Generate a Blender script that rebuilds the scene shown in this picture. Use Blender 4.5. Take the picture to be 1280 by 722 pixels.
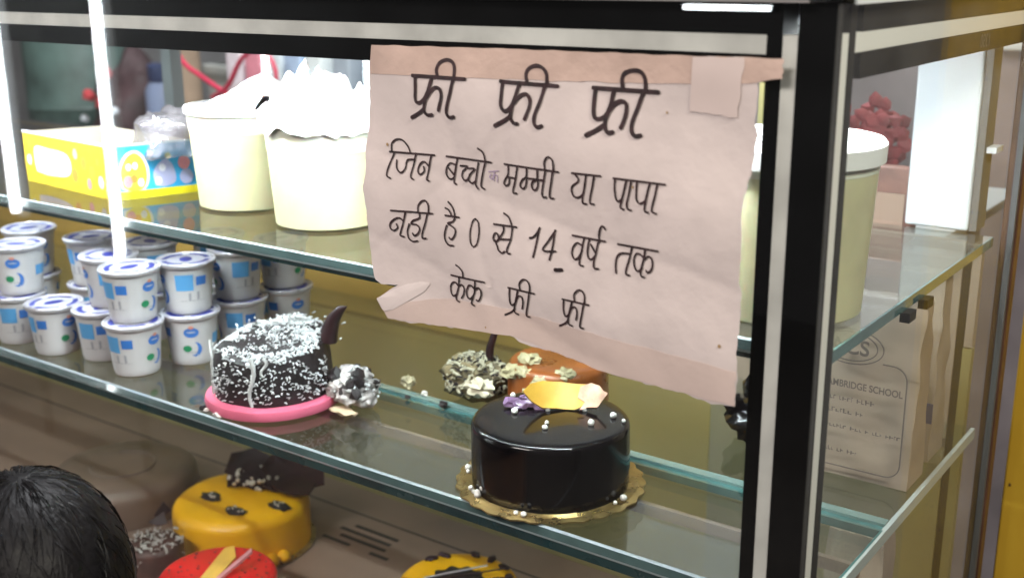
import bpy, bmesh, math, random
from mathutils import Vector, noise, Matrix
R = math.radians
sc = bpy.context.scene
for o in list(bpy.data.objects): bpy.data.objects.remove(o)

# ---------------------------------------------------------------- camera
cam_d = bpy.data.cameras.new('camera'); cam = bpy.data.objects.new('camera', cam_d)
sc.collection.objects.link(cam); sc.camera = cam
cam_d.sensor_width = 36; cam_d.lens = 1436/1280*36; cam_d.clip_start = .02; cam_d.clip_end = 60
pit, hd, rol = R(15.6), R(36.1), R(.35)
Fw = Vector((-math.sin(hd)*math.cos(pit), math.cos(hd)*math.cos(pit), -math.sin(pit)))
Rt = Vector((math.cos(hd), math.sin(hd), 0)); Up = Rt.cross(Fw)
Rt = Rt*math.cos(rol) - Up*math.sin(rol); Up = Rt.cross(Fw)
m = Matrix.Identity(4)
for i in range(3):
    m[i][0] = Rt[i]; m[i][1] = Up[i]; m[i][2] = -Fw[i]
m[2][3] = .49
cam.matrix_world = m
cam_d.dof.use_dof = True; cam_d.dof.focus_distance = 1.05; cam_d.dof.aperture_fstop = 5.6

# ---------------------------------------------------------------- light
w = bpy.data.worlds.new('World'); sc.world = w; w.use_nodes = True
w.node_tree.nodes['Background'].inputs[0].default_value = (.62, .58, .56, 1)
w.node_tree.nodes['Background'].inputs[1].default_value = .10
def area(name, loc, target, size, power, col, sy=None):
    l = bpy.data.lights.new(name, 'AREA'); l.size = size; l.energy = power; l.color = col
    if sy: l.shape = 'RECTANGLE'; l.size_y = sy
    o = bpy.data.objects.new(name, l); sc.collection.objects.link(o); o.location = loc
    o.rotation_euler = (Vector(target)-Vector(loc)).to_track_quat('-Z', 'Y').to_euler(); return o
area('shop_ceiling_light', (-1.0, -1.25, 1.75), (-.75, .75, .1), 1.3, 60, (1, .90, .84), .5)
area('back_fill_light', (-1.4, 1.6, 2.3), (-2.0, 2.2, .2), 1.0, 130, (.95, .97, 1), .4)  # unseen fill added to brighten the goods behind the cabinet
area('side_fill_light', (.75, .35, 1.5), (-.25, 1.2, .2), .5, 30, (1, .93, .8), .3)  # unseen fill added to brighten the pillar and side trim
sc.view_settings.view_transform = 'Standard'; sc.view_settings.look = 'None'
sc.view_settings.exposure = 0; sc.view_settings.gamma = 1
sc.cycles.max_bounces = 10; sc.cycles.transparent_max_bounces = 24; sc.cycles.caustics_reflective = False
sc.cycles.caustics_refractive = False; sc.cycles.sample_clamp_indirect = 4

# ---------------------------------------------------------------- materials
MATS = {}
def mat(name, col, rough=.5, metal=0, nscale=0, namt=.15, bump=0, bscale=None, spec=.5, coat=0, sss=0, emit=None, estr=0, alpha=1, trans=0):
    if name in MATS: return MATS[name]
    M = bpy.data.materials.new(name); M.use_nodes = True; nt = M.node_tree; p = nt.nodes['Principled BSDF']
    p.inputs['Base Color'].default_value = (*col, 1); p.inputs['Roughness'].default_value = rough
    p.inputs['Metallic'].default_value = metal; p.inputs['Specular IOR Level'].default_value = spec
    p.inputs['Coat Weight'].default_value = coat; p.inputs['Alpha'].default_value = alpha
    p.inputs['Transmission Weight'].default_value = trans
    if sss: p.inputs['Subsurface Weight'].default_value = sss; p.inputs['Subsurface Scale'].default_value = .01
    if emit: p.inputs['Emission Color'].default_value = (*emit, 1); p.inputs['Emission Strength'].default_value = estr
    tc = None
    if nscale or bump:
        tc = nt.nodes.new('ShaderNodeTexCoord')
    if nscale:
        n = nt.nodes.new('ShaderNodeTexNoise'); n.inputs['Scale'].default_value = nscale; n.inputs['Detail'].default_value = 6
        nt.links.new(tc.outputs['Object'], n.inputs['Vector'])
        r = nt.nodes.new('ShaderNodeMapRange'); r.inputs[1].default_value = .3; r.inputs[2].default_value = .7
        r.inputs[3].default_value = 1-namt; r.inputs[4].default_value = 1+namt
        nt.links.new(n.outputs['Fac'], r.inputs[0])
        mx = nt.nodes.new('ShaderNodeVectorMath'); mx.operation = 'SCALE'; mx.inputs[0].default_value = col
        nt.links.new(r.outputs[0], mx.inputs['Scale']); nt.links.new(mx.outputs[0], p.inputs['Base Color'])
        r2 = nt.nodes.new('ShaderNodeMapRange'); r2.inputs[3].default_value = max(0, rough-.12); r2.inputs[4].default_value = min(1, rough+.15)
        nt.links.new(n.outputs['Fac'], r2.inputs[0]); nt.links.new(r2.outputs[0], p.inputs['Roughness'])
    if bump:
        b = nt.nodes.new('ShaderNodeBump'); b.inputs['Strength'].default_value = bump; b.inputs['Distance'].default_value = .002
        n = nt.nodes.new('ShaderNodeTexNoise'); n.inputs['Scale'].default_value = bscale or 60; n.inputs['Detail'].default_value = 4
        nt.links.new(tc.outputs['Object'], n.inputs['Vector']); nt.links.new(n.outputs['Fac'], b.inputs['Height'])
        nt.links.new(b.outputs['Normal'], p.inputs['Normal'])
    MATS[name] = M; return M
def glassmat(name, tint, ior=1.45, dirt=.03, rough=.0, gain=1.0):
    M = bpy.data.materials.new(name); M.use_nodes = True; nt = M.node_tree; nt.nodes.clear()
    out = nt.nodes.new('ShaderNodeOutputMaterial'); tr = nt.nodes.new('ShaderNodeBsdfTransparent'); gl = nt.nodes.new('ShaderNodeBsdfGlossy')
    tr.inputs[0].default_value = (*tint, 1); gl.inputs['Roughness'].default_value = rough; gl.inputs[0].default_value = (1, 1, 1, 1)
    fr = nt.nodes.new('ShaderNodeFresnel'); fr.inputs[0].default_value = ior
    g = nt.nodes.new('ShaderNodeMath'); g.operation = 'MULTIPLY'; g.inputs[1].default_value = gain; g.use_clamp = True
    geo = nt.nodes.new('ShaderNodeNewGeometry'); iv = nt.nodes.new('ShaderNodeMath'); iv.operation = 'MULTIPLY_ADD'   # inner faces: no total reflection in a thin sheet
    iv.inputs[1].default_value = 1/ior-ior; iv.inputs[2].default_value = ior; nt.links.new(geo.outputs['Backfacing'], iv.inputs[0]); nt.links.new(iv.outputs[0], fr.inputs[0])
    nt.links.new(fr.outputs[0], g.inputs[0])
    mx = nt.nodes.new('ShaderNodeMixShader'); nt.links.new(g.outputs[0], mx.inputs[0]); nt.links.new(tr.outputs[0], mx.inputs[1]); nt.links.new(gl.outputs[0], mx.inputs[2])
    # faint smears and dust on the surface
    df = nt.nodes.new('ShaderNodeBsdfDiffuse'); df.inputs[0].default_value = (.8, .8, .8, 1)
    tc = nt.nodes.new('ShaderNodeTexCoord'); n = nt.nodes.new('ShaderNodeTexNoise'); n.inputs['Scale'].default_value = 7; n.inputs['Detail'].default_value = 8
    nt.links.new(tc.outputs['Object'], n.inputs['Vector'])
    r = nt.nodes.new('ShaderNodeMapRange'); r.inputs[1].default_value = .4; r.inputs[2].default_value = .8; r.inputs[3].default_value = dirt*.3; r.inputs[4].default_value = dirt*2
    nt.links.new(n.outputs['Fac'], r.inputs[0])
    m2 = nt.nodes.new('ShaderNodeMixShader'); nt.links.new(r.outputs[0], m2.inputs[0]); nt.links.new(mx.outputs[0], m2.inputs[1]); nt.links.new(df.outputs[0], m2.inputs[2])
    nt.links.new(m2.outputs[0], out.inputs[0]); MATS[name] = M; return M
def emis(name, col, s):
    M = bpy.data.materials.new(name); M.use_nodes = True; nt = M.node_tree; nt.nodes.clear()
    out = nt.nodes.new('ShaderNodeOutputMaterial'); e = nt.nodes.new('ShaderNodeEmission'); e.inputs[0].default_value = (*col, 1); e.inputs[1].default_value = s
    nt.links.new(e.outputs[0], out.inputs[0]); MATS[name] = M; return M

# ---------------------------------------------------------------- mesh helpers
class MB:
    def __init__(s): s.bm = bmesh.new()
    def box(s, x0, x1, y0, y1, z0, z1, bev=0):
        g = bmesh.ops.create_cube(s.bm, size=1)['verts']
        for v in g: v.co = Vector(((x0+x1)/2+v.co.x*(x1-x0), (y0+y1)/2+v.co.y*(y1-y0), (z0+z1)/2+v.co.z*(z1-z0)))
        if bev:
            es = list({e for v in g for e in v.link_edges}); bmesh.ops.bevel(s.bm, geom=es, offset=bev, segments=3, affect='EDGES', profile=.5)
        return s
    def lathe(s, prof, n=48, c=(0, 0, 0), fn=None, cap=True):
        rings = []
        for r, z in prof:
            ring = []
            for i in range(n):
                a = 2*math.pi*i/n; rr, zz = (r, z) if not fn else fn(r, z, a)
                ring.append(s.bm.verts.new((c[0]+rr*math.cos(a), c[1]+rr*math.sin(a), c[2]+zz)))
            rings.append(ring)
        for a, b in zip(rings, rings[1:]):
            for i in range(n): s.bm.faces.new((a[i], a[(i+1) % n], b[(i+1) % n], b[i]))
        if cap:
            if prof[0][0] > 1e-5: s.bm.faces.new(rings[0][::-1])
            if prof[-1][0] > 1e-5: s.bm.faces.new(rings[-1])
        return s
    def tube(s, pts, rad, n=8, closed=False):
        pts = [Vector(p) for p in pts]; rings = []
        for i, p in enumerate(pts):
            t = (pts[min(i+1, len(pts)-1)]-pts[max(i-1, 0)]).normalized()
            a = t.orthogonal().normalized() if i == 0 else (pa - t*pa.dot(t)).normalized()
            pa = a; b = t.cross(a); r = rad(i/(len(pts)-1)) if callable(rad) else rad
            rings.append([s.bm.verts.new(p+(a*math.cos(2*math.pi*k/n)+b*math.sin(2*math.pi*k/n))*r) for k in range(n)])
        for a, b in zip(rings, rings[1:]):
            for k in range(n): s.bm.faces.new((a[k], a[(k+1) % n], b[(k+1) % n], b[k]))
        s.bm.faces.new(rings[0][::-1]); s.bm.faces.new(rings[-1]); return s
    def blob(s, c, r, sub=2, amp=.25, fs=3, seed=0, scale=(1, 1, 1)):
        g = bmesh.ops.create_icosphere(s.bm, subdivisions=sub, radius=1)['verts']
        for v in g:
            d = v.co.normalized(); k = 1+amp*noise.noise(d*fs+Vector((seed*3.7, seed*1.3, seed*.7)))*2
            v.co = Vector((c[0]+d.x*r*k*scale[0], c[1]+d.y*r*k*scale[1], c[2]+d.z*r*k*scale[2]))
        return s
    def prism(s, poly, th, M=None):
        a = [s.bm.verts.new((x, y, 0)) for x, y in poly]; b = [s.bm.verts.new((x, y, th)) for x, y in poly]
        n = len(poly); fs = [s.bm.faces.new(a[::-1]), s.bm.faces.new(b)]
        for i in range(n): s.bm.faces.new((a[i], a[(i+1) % n], b[(i+1) % n], b[i]))
        if M:
            for v in a+b: v.co = M @ v.co
        return s
def cat_rom(p, k=6):
    out = []
    for i in range(len(p)-1):
        p0, p1, p2, p3 = p[max(i-1, 0)], p[i], p[i+1], p[min(i+2, len(p)-1)]
        for j in range(k):
            t = j/k
            out.append(tuple(.5*((2*b)+(-a+c)*t+(2*a-5*b+4*c-d)*t*t+(-a+3*b-3*c+d)*t**3) for a, b, c, d in zip(p0, p1, p2, p3)))
    out.append(tuple(p[-1])); return out
def tag(o, label=None, cat=None, group=None, kind=None):
    if label: o['label'] = label
    if cat: o['category'] = cat
    if group: o['group'] = group
    if kind: o['kind'] = kind
    return o
def obj(name, mb, m, parent=None, smooth=False, loc=None, rot=None):
    me = bpy.data.meshes.new(name); bm = mb.bm if isinstance(mb, MB) else mb
    bmesh.ops.recalc_face_normals(bm, faces=bm.faces[:]); bm.to_mesh(me); bm.free()
    ms = m if isinstance(m, (list, tuple)) else [m]
    for q in ms: me.materials.append(q)
    if smooth:
        me.polygons.foreach_set('use_smooth', [True]*len(me.polygons)); me.set_sharp_from_angle(angle=R(smooth if smooth is not True else 40))
    o = bpy.data.objects.new(name, me); sc.collection.objects.link(o)
    if parent: o.parent = parent
    if loc: o.location = loc
    if rot: o.rotation_euler = rot
    return o
def thing(name, label, cat, loc=(0, 0, 0), rz=0, group=None):
    o = bpy.data.objects.new(name, None); sc.collection.objects.link(o); o.location = loc; o.rotation_euler = (0, 0, rz); o.empty_display_size = .02
    return tag(o, label, cat, group)
def kids(o): return [c for c in bpy.data.objects if c.parent == o]
def copy_tree(o, parent=None):
    c = o.copy(); sc.collection.objects.link(c); c.parent = parent
    for ch in kids(o): copy_tree(ch, c)
    return c
def split_far(o):
    """pieces of one mesh that stand apart become objects of their own, same name and parent"""
    if o.type != 'MESH' or o.get('kind') or len(o.data.polygons) > 60000: return
    bm = bmesh.new(); bm.from_mesh(o.data); seen = set(); isl = []
    for v in bm.verts:
        if v in seen: continue
        st_, cur = [v], []
        seen.add(v)
        while st_:
            q = st_.pop(); cur.append(q)
            for e in q.link_edges:
                n = e.other_vert(q)
                if n not in seen: seen.add(n); st_.append(n)
        isl.append(cur)
    if len(isl) < 2 or len(isl) > 400: bm.free(); return
    bx = []
    for c in isl:
        lo = Vector([min(v.co[i] for v in c) for i in range(3)]); hi = Vector([max(v.co[i] for v in c) for i in range(3)]); bx.append((lo, hi, (hi-lo).length))
    par = list(range(len(isl)))
    def f(i):
        while par[i] != i: i = par[i]
        return i
    for i in range(len(isl)):
        for j in range(i):
            gap = Vector([max(0, bx[i][0][k]-bx[j][1][k], bx[j][0][k]-bx[i][1][k]) for k in range(3)]).length
            if gap < .42*max(bx[i][2], bx[j][2]): par[f(i)] = f(j)
    gr = {}
    for i in range(len(isl)): gr.setdefault(f(i), []).extend(v.index for v in isl[i])
    if len(gr) > 1 and len(gr) <= 120:
        base = o.data
        for k, ids in enumerate(gr.values()):
            b2 = bmesh.new(); b2.from_mesh(base); b2.verts.ensure_lookup_table(); s_ = set(ids)
            bmesh.ops.delete(b2, geom=[v for v in b2.verts if v.index not in s_], context='VERTS')
            me = bpy.data.meshes.new(o.name.split('.')[0]); b2.to_mesh(me); b2.free()
            for m_ in base.materials: me.materials.append(m_)
            if k == 0: o.data = me
            else:
                c = o.copy(); c.data = me; c.name = o.name.split('.')[0]; sc.collection.objects.link(c)
    elif len(gr) > 120: o['kind'] = 'stuff'
    bm.free()
rnd = random.Random(7)

# palette
black = mat('black_frame', (.003, .003, .0035), .32, nscale=20, namt=.3, spec=.06)
silver = mat('silver_trim', (.68, .66, .63), .42, .1, nscale=22, namt=.16)
white_alu = mat('white_aluminium', (.72, .77, .80), .35, nscale=8, namt=.05)
brown_alu = mat('brown_wood', (.10, .045, .028), .45, nscale=18, namt=.4)
ochre = mat('ochre_panel', (.60, .37, .09), .5, nscale=6, namt=.12)
olive = mat('olive_panel', (.30, .25, .11), .4, nscale=5, namt=.2)
steel = mat('brown_steel', (.25, .165, .128), .40, .1, nscale=7, namt=.2)
dark = mat('dark_slot', (.012, .010, .010), .6)
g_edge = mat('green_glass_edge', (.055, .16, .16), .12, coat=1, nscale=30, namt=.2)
g_hi = mat('glass_edge_highlight', (.50, .60, .64), .18, .35, coat=1)  # highlight on the glass edge, painted in as a pale colour
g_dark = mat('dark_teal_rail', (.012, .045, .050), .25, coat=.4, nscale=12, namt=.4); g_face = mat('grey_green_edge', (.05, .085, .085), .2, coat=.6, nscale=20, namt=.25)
pane = glassmat('window_glass', (.97, .985, .98), 1.45, .0005, .008)
side_pane = glassmat('side_window_glass', (.97, .985, .98), 1.25, .020, .012, .35)
shelf_g = glassmat('shelf_glass', (.925, .965, .955), 1.5, .008, .02, 1.5)
film = glassmat('clear_film', (.93, .93, .93), 1.5, .12, .08, 2.2)

# handwriting and paper outline on the pane, millimetres (x, z)
WORDS=[(5,[[(-631.3,405),(-576.7,404.7)],[(-604.9,406.2),(-605.7,411),(-602.5,416.4),(-595.5,419.1),(-589.4,417.5),(-587.1,412.9),(-587.6,406)],[(-588.3,404.9),(-592,392.4),(-595.8,381.5),(-596.6,376),(-593.2,373),(-589,373.8)],[(-628.7,404),(-629,394.7),(-629.8,387),(-628.4,383.3),(-624.1,383.5),(-618.9,387.7),(-613.6,396.6),(-611.6,403.7)],[(-611.6,403.7),(-616,391.1),(-619.8,382.1),(-620.7,376.6),(-617.2,373.5),(-612.2,373.9)],[(-616.8,387.8),(-610.9,394.6),(-606.6,396.5),(-602.4,395.1),(-601.2,389.8),(-603.5,383.2),(-605,378.2)],[(-634.8,370.2),(-625.1,375.2),(-620.7,378.3)]]),(5,[[(-541.7,404.6),(-513.9,404.2),(-488.1,403.8)],[(-516.2,404.7),(-517.4,411.4),(-514.3,416.1),(-508,418.1),(-502.1,416.6),(-498.4,412.3),(-498.1,405.3)],[(-500.3,402.7),(-503.9,391.3),(-508.3,380.9),(-508.7,374.7),(-505.8,371.8),(-501.7,372.9)],[(-539.7,403.7),(-540.5,394.3),(-540.8,386),(-537.3,382),(-532.8,383.9),(-528.2,389.9),(-523.7,402.4)],[(-523.7,402.4),(-527.6,390.9),(-530.2,382.5),(-531.2,377.2),(-528.3,373.3),(-524.5,373)],[(-527.6,388.9),(-521.9,394.9),(-516.8,396.2),(-513.7,393.3),(-513.3,387.7),(-515.6,381.4),(-517.5,377.2)],[(-546.6,370.1),(-537.4,374.7),(-531.5,378.3)]]),(5.4,[[(-456.7,404.2),(-402.4,403.9)],[(-431.6,405.3),(-432.3,411.1),(-430.2,415.9),(-423.5,418.3),(-416.9,417.5),(-413.3,412.9),(-412.7,405.4)],[(-414.9,402.4),(-418.4,392.7),(-422.6,381.8),(-423,375),(-420.1,371.5),(-415.6,372.1)],[(-454.9,403.1),(-455.7,394.2),(-455.8,386.4),(-454,382),(-448.8,382.4),(-444.2,386.1),(-440.9,394.2),(-439.4,402)],[(-439.4,402),(-442,390.2),(-445.3,381.2),(-445.2,375.3),(-442.8,372.3),(-438.8,372.8)],[(-442.5,388.2),(-437.5,393.9),(-432.5,395.8),(-428.5,394),(-428.1,388.2),(-429.9,381.3),(-432,376.7)],[(-461.4,369.1),(-453.2,373.2),(-446.4,377.6)]]),(2.7,[[(-661.5,339.1),(-611.9,340.3)],[(-638.8,341.1),(-641.6,345.9),(-647.4,350.2),(-654.2,350),(-658.9,346.2),(-659.2,339.9)],[(-656.2,339),(-660.3,330.6),(-663.8,322.2),(-664,318.1),(-660.2,316.5)],[(-653.7,332.4),(-653,325.6),(-648.6,322.3),(-643.9,326.4),(-642.1,333.4),(-633.9,334.7)],[(-632.2,340),(-635.6,328.3),(-637.7,320.1),(-634.8,317.9)],[(-618,330),(-622.9,333.8),(-628.1,331.3),(-630.1,326),(-627.7,322.8),(-623.6,325.5),(-624.1,329.4)],[(-615.5,339.7),(-618,330),(-619.7,321.9),(-620.1,319.1),(-617.6,318.2)]]),(2.7,[[(-599,340.6),(-552.2,339.9)],[(-589.6,334.3),(-594.9,335.3),(-598.5,331.8),(-599.7,326.1),(-596.7,322),(-592.4,323),(-590.5,327)],[(-596.7,331.1),(-591.4,325.6)],[(-587.8,339.4),(-590.1,329.3),(-591.5,320.3),(-589,318.3)],[(-584.4,334),(-576.8,334.2),(-581.7,330.1),(-582.9,325.6),(-579.8,322.3),(-575.9,324.6),(-574.4,328)],[(-576.1,332.8),(-569.3,332.9),(-573.9,328.1),(-575.6,323.5),(-572.2,320.9),(-568.2,323.2)],[(-565.1,338.2),(-567.3,328.2),(-568.5,320.4),(-566.1,317.1)],[(-558.3,338.8),(-561.2,328.8),(-562.7,319.9),(-559.6,317.5)],[(-564.9,350.1),(-560.9,347.8),(-558.6,343.7),(-557.9,339.4)]]),(2.7,[[(-539,339.8),(-486.4,338.7)],[(-535.1,338.3),(-535.8,331.8),(-538.4,327.8),(-539.8,324.4),(-537.8,322.3),(-534.9,324.4),(-534.5,328.7)],[(-535.1,329.7),(-527.9,329.4)],[(-525.9,339.2),(-527.9,328.9),(-530.6,320),(-530,317.4),(-527.1,317.4)],[(-516.5,339),(-517.2,332),(-521.1,329),(-523.3,324.5),(-520.7,321.9),(-517.9,324.5),(-516.8,330.5)],[(-517.8,330.9),(-507,330.7)],[(-506.4,337.8),(-507,330.9),(-511.2,328.4),(-512.1,324.1),(-509.9,321.7),(-507,324.1),(-506.1,329.5)],[(-507,330.4),(-500,330.8)],[(-498.8,338),(-500.7,329.5),(-502.3,320.9),(-501.3,317.3),(-498.5,317.6)],[(-491.6,338.2),(-493.2,330.2),(-495,321.7),(-494.6,317.5),(-491.5,317.3)],[(-498.8,338),(-499.5,344.2),(-497.6,348.4),(-494.5,349.4),(-491.4,347.1),(-490.7,341.9),(-491.1,338.3)]]),(2.7,[[(-473.6,339.2),(-448,339.4)],[(-470.6,338.2),(-467.9,335.4),(-468.7,332.7),(-473.5,329.1),(-474.3,324.9),(-472.2,321),(-467.9,320.9),(-463.8,324)],[(-461,338.6),(-462.6,329.2),(-464.6,320.8),(-464.3,316.7),(-461.3,316.5)],[(-453.9,338.3),(-455.5,330),(-457.7,321.5),(-457.7,317.4),(-454.5,317)]]),(2.7,[[(-436.6,339),(-393.2,338.6)],[(-435.2,338.1),(-435.6,331.1),(-434.6,324.1),(-432.5,321.8),(-428.9,324.2)],[(-425.4,338.1),(-427.5,329.9),(-429.6,322.6),(-430.7,317.4),(-427.8,316.2)],[(-421.5,337.5),(-422.9,329.4),(-425,321.1),(-424.3,317.1),(-421.5,316.3)],[(-416.4,338),(-416.8,331),(-416.6,325.1),(-413.7,322.4),(-408.9,324.9)],[(-405.8,338.1),(-407.8,330),(-409.5,321.9),(-409.6,317.3),(-406.8,316.4)],[(-399.7,337.8),(-401.1,329.7),(-403.3,321.6),(-403.5,317.6),(-400.1,316.5)]]),(2.7,[[(-660.7,288.3),(-614.1,290.8)],[(-647.3,280.1),(-651,282.6),(-656.4,281.4),(-662,277.1),(-663,272.3),(-659.2,270.4),(-654.7,273.3),(-655.5,276.7)],[(-644.7,288),(-647.8,278.3),(-650.7,270.8),(-651.6,267.2),(-647.4,266.5)],[(-628.6,288.8),(-629,285.2),(-635.9,282.3),(-638.2,279.2),(-632.2,279),(-629,276.2),(-631,271.6),(-635.1,269.1),(-637,270.8)],[(-640.5,278.6),(-643,271.8),(-641.8,266.1),(-637.3,263.7),(-632,264.8)],[(-620,289.8),(-622.5,281.4),(-626,272.8),(-626.2,268.1),(-622.2,268.4)],[(-629.9,289.8),(-630.1,295.5),(-626.3,300),(-621.8,300.8),(-618.7,297.4),(-618.5,290.5)]]),(2.7,[[(-600.3,291),(-585.4,291.1)],[(-597.2,302.7),(-593,299.2),(-590.6,294.4),(-590.1,291.1)],[(-600.2,297.3),(-596.6,296),(-593.9,292.3)],[(-590.1,290.5),(-591.9,286.9),(-597.6,284.7),(-593.4,282.9),(-589.5,280.4),(-590,275.7),(-593.7,271.3),(-596.2,272.6)],[(-598.8,282.6),(-601,276),(-600.9,270.3),(-597.4,266.2),(-592.1,266.2)]]),(2.3,[[(-568.2,292),(-571.4,289.4),(-573.7,280.7),(-573.2,271.7),(-570.4,268.4),(-566.9,271.4),(-564.4,280.7),(-565.2,289),(-568.2,292)]]),(2.7,[[(-549.5,289.9),(-527.5,289.9)],[(-540,299.8),(-535.4,297.1),(-532.8,292.5),(-532.1,289.3)],[(-540.8,289.8),(-539.7,285.6),(-542.9,280.2),(-547,275.7),(-549.7,277.6),(-548.6,282.2),(-545.5,282.1),(-544.2,277.8)],[(-547.9,276.7),(-545.6,272),(-544.3,268.9),(-541.2,267),(-538.9,268.5)],[(-543.6,278.4),(-534.2,278.9)],[(-531.5,289.4),(-532.8,279.3),(-536.2,271.1),(-535.9,267.8),(-532.9,267.6)]]),(2.8,[[(-513.8,283.1),(-510.5,284.2),(-507,288.1),(-504.7,292.2)],[(-505.1,291.6),(-507.6,278.2),(-510,268.1)],[(-490.1,291.9),(-496.1,283),(-501,274.8),(-489.5,275.3)],[(-490.5,291.8),(-492.3,278.2),(-494.6,268.1)]]),(5,[[(-489.1,260.6),(-483.4,261.3)]]),(2.7,[[(-474.3,290),(-444.7,289)],[(-465.7,283.4),(-470,284.6),(-473.4,280.7),(-474.2,275.3),(-471.7,271.6),(-468,273.5),(-465.2,279.2)],[(-463.7,288.9),(-465.6,278.6),(-467.1,271),(-466.7,267.8),(-463.6,267.2)],[(-459,288.5),(-460.1,279.4),(-458.8,274.3),(-455.8,273.9),(-452.8,277.2)],[(-457.2,285.1),(-452.3,278.4)],[(-450.6,288.6),(-452.3,279.4),(-454,271.8),(-453.3,267.1),(-449.7,267.1)],[(-450,288.1),(-450.1,294.4),(-448.4,299.8),(-446.1,300.6),(-444.6,298.7)]]),(2.7,[[(-433.5,288.5),(-398.6,288.1)],[(-434.2,266.3),(-434.7,273.5),(-433.3,279.5),(-429.8,282),(-422.9,282.5)],[(-421.3,287.8),(-422.8,279.4),(-425.3,270.7),(-425.4,266.5),(-422.5,265.9)],[(-410.8,281.1),(-413.7,283.2),(-417.2,283.3),(-419,278.9),(-418,272.8),(-415.1,270.2),(-411.7,273.2)],[(-409.6,287.4),(-410.8,279),(-412.8,270.5),(-412.1,267),(-409.5,266.4)],[(-410.5,279.6),(-406.9,282.7),(-404,281.5),(-402.8,277.1),(-403.8,272.9),(-406.5,270.4),(-408,271.7)]]),(2.6,[[(-596.8,239.5),(-560.5,239)],[(-590.3,249.5),(-586.6,247.6),(-583.7,244.4),(-583.4,240.3)],[(-589.2,231),(-592.1,233.5),(-595.4,233.2),(-597.5,229.7),(-597.2,224.2),(-594.7,221.6),(-590.6,224.1)],[(-588.3,238.3),(-589.3,229.1),(-591.7,221.5),(-591,218.5),(-588.3,217.4)],[(-588.8,231),(-585.5,232.8),(-583,230.1),(-583.4,225.2),(-585.7,221.2)],[(-571.8,231.3),(-574.7,233.8),(-578.1,233.1),(-580.1,228.2),(-579.3,223.5),(-576.1,222.2),(-572.8,225.7)],[(-570.4,238.7),(-571.6,229.5),(-573.9,222),(-574.7,218.2),(-571.8,216.9)],[(-571.2,230.8),(-567.1,233.2),(-564.7,230.9),(-565.1,225.8),(-567.3,221.8),(-569.5,222.1)]]),(2.6,[[(-535.5,238.6),(-509.4,237.8)],[(-534.4,237.8),(-534.7,229.6),(-533.8,225),(-531.7,224.2),(-528.2,228.3),(-526.1,237.4)],[(-526.1,237.4),(-528.9,227),(-530.3,222.1),(-530.1,218),(-526.5,216.9)],[(-528.6,228.8),(-525.4,232.9),(-522,232.8),(-521,228.3),(-522,222.9)],[(-539.5,214.6),(-533.1,218.1),(-530,221.5)],[(-514.4,237.3),(-516.2,228),(-517.9,220.7),(-517.9,217.2),(-514.9,216.8)],[(-523.3,239),(-523.6,244.2),(-519.9,248),(-515.8,247.7),(-513.5,244),(-513.8,237.7)]]),(2.6,[[(-481.9,237.8),(-457.5,237)],[(-480.9,237.5),(-481.1,229.5),(-480.1,225.1),(-478.2,224.3),(-474.9,228.3),(-473.1,237.1)],[(-473.1,237.1),(-475.6,227),(-476.8,222.3),(-476.5,218.3),(-473.1,217.2)],[(-475.3,228.8),(-472.4,232.7),(-469.2,232.7),(-468.2,228.3),(-469.1,223.1)],[(-485.3,215),(-479.4,218.4),(-476.6,221.7)],[(-462.2,237),(-463.7,228),(-465.2,220.9),(-465.1,217.5),(-462.3,217.1)],[(-470.5,238.6),(-470.8,243.7),(-467.4,247.4),(-463.6,247.1),(-461.4,243.5),(-461.5,237.3)]])]
FAINT=[[(-554.8,332.1),(-545,333.8)],[(-549,333.4),(-549.7,325.6)],[(-552.4,330.2),(-554,327.9),(-551.7,326.5),(-549.7,329.9)],[(-549,330),(-546.4,329.7),(-546.4,324.8)]]
P_TOP=[(-674.7,427.6),(-596.5,428.3),(-532.7,429.2),(-473.8,429.5),(-419.2,429.8),(-368.4,430),(-326.2,429)]
P_LEFT=[(-674.7,427.6),(-679.1,412.1),(-682.4,385),(-684.8,357.4),(-689.5,339.6),(-688.7,318.5),(-693.3,303.8),(-690.5,284.8),(-690.1,257.2),(-687.3,235.5),(-684.1,223.4),(-676.6,219.4),(-664,222.8),(-650.8,225.6),(-666.3,215.8),(-680.1,206.2),(-677.5,201.4),(-672.9,195.4),(-668.4,189.4)]
P_RIGHT=[(-326.2,429),(-325.8,411),(-326.9,389.3),(-325.5,375.8),(-327.1,361.9),(-330.7,339.1),(-333.6,326.3),(-331.9,304.8),(-332.5,281.4),(-330.7,258),(-331.6,227.8),(-329.7,203.7),(-330.5,181.8)]
P_BOT=[(-668.4,189.4),(-639.2,190.1),(-602.8,192.9),(-567.9,196.4),(-534.4,196.9),(-524.7,192.5),(-511.8,191.5),(-486.6,190.9),(-459.9,186.7),(-434,183.3),(-416,183.8),(-391.4,181.8),(-364.3,181.9),(-347.8,179.2),(-330.5,181.8)]
TAPE_TOP=[[(-675.5,428.3),(-532.7,429.8),(-406.2,430.3),(-308.7,431.3)],[(-679.5,404.1),(-532.9,406.6),(-418.7,409.4),(-355.4,412.1),(-327.1,414.6),(-308.4,418.2)]]
TAPE_BOT=[[(-677.5,201.4),(-602.1,218.2),(-534.3,219.8),(-441.8,213.4),(-330.6,208.5)],[(-668.4,189.4),(-602.8,192.9),(-534.4,196.9),(-434,183.3),(-330.5,181.8)]]
FOLD=[(-680.1,206.2),(-664.4,215.4),(-649,223),(-630.4,228.8),(-619.6,229),(-627.1,219.9),(-645.9,208.1),(-661.3,198.8),(-672.9,195.4)]

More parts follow.
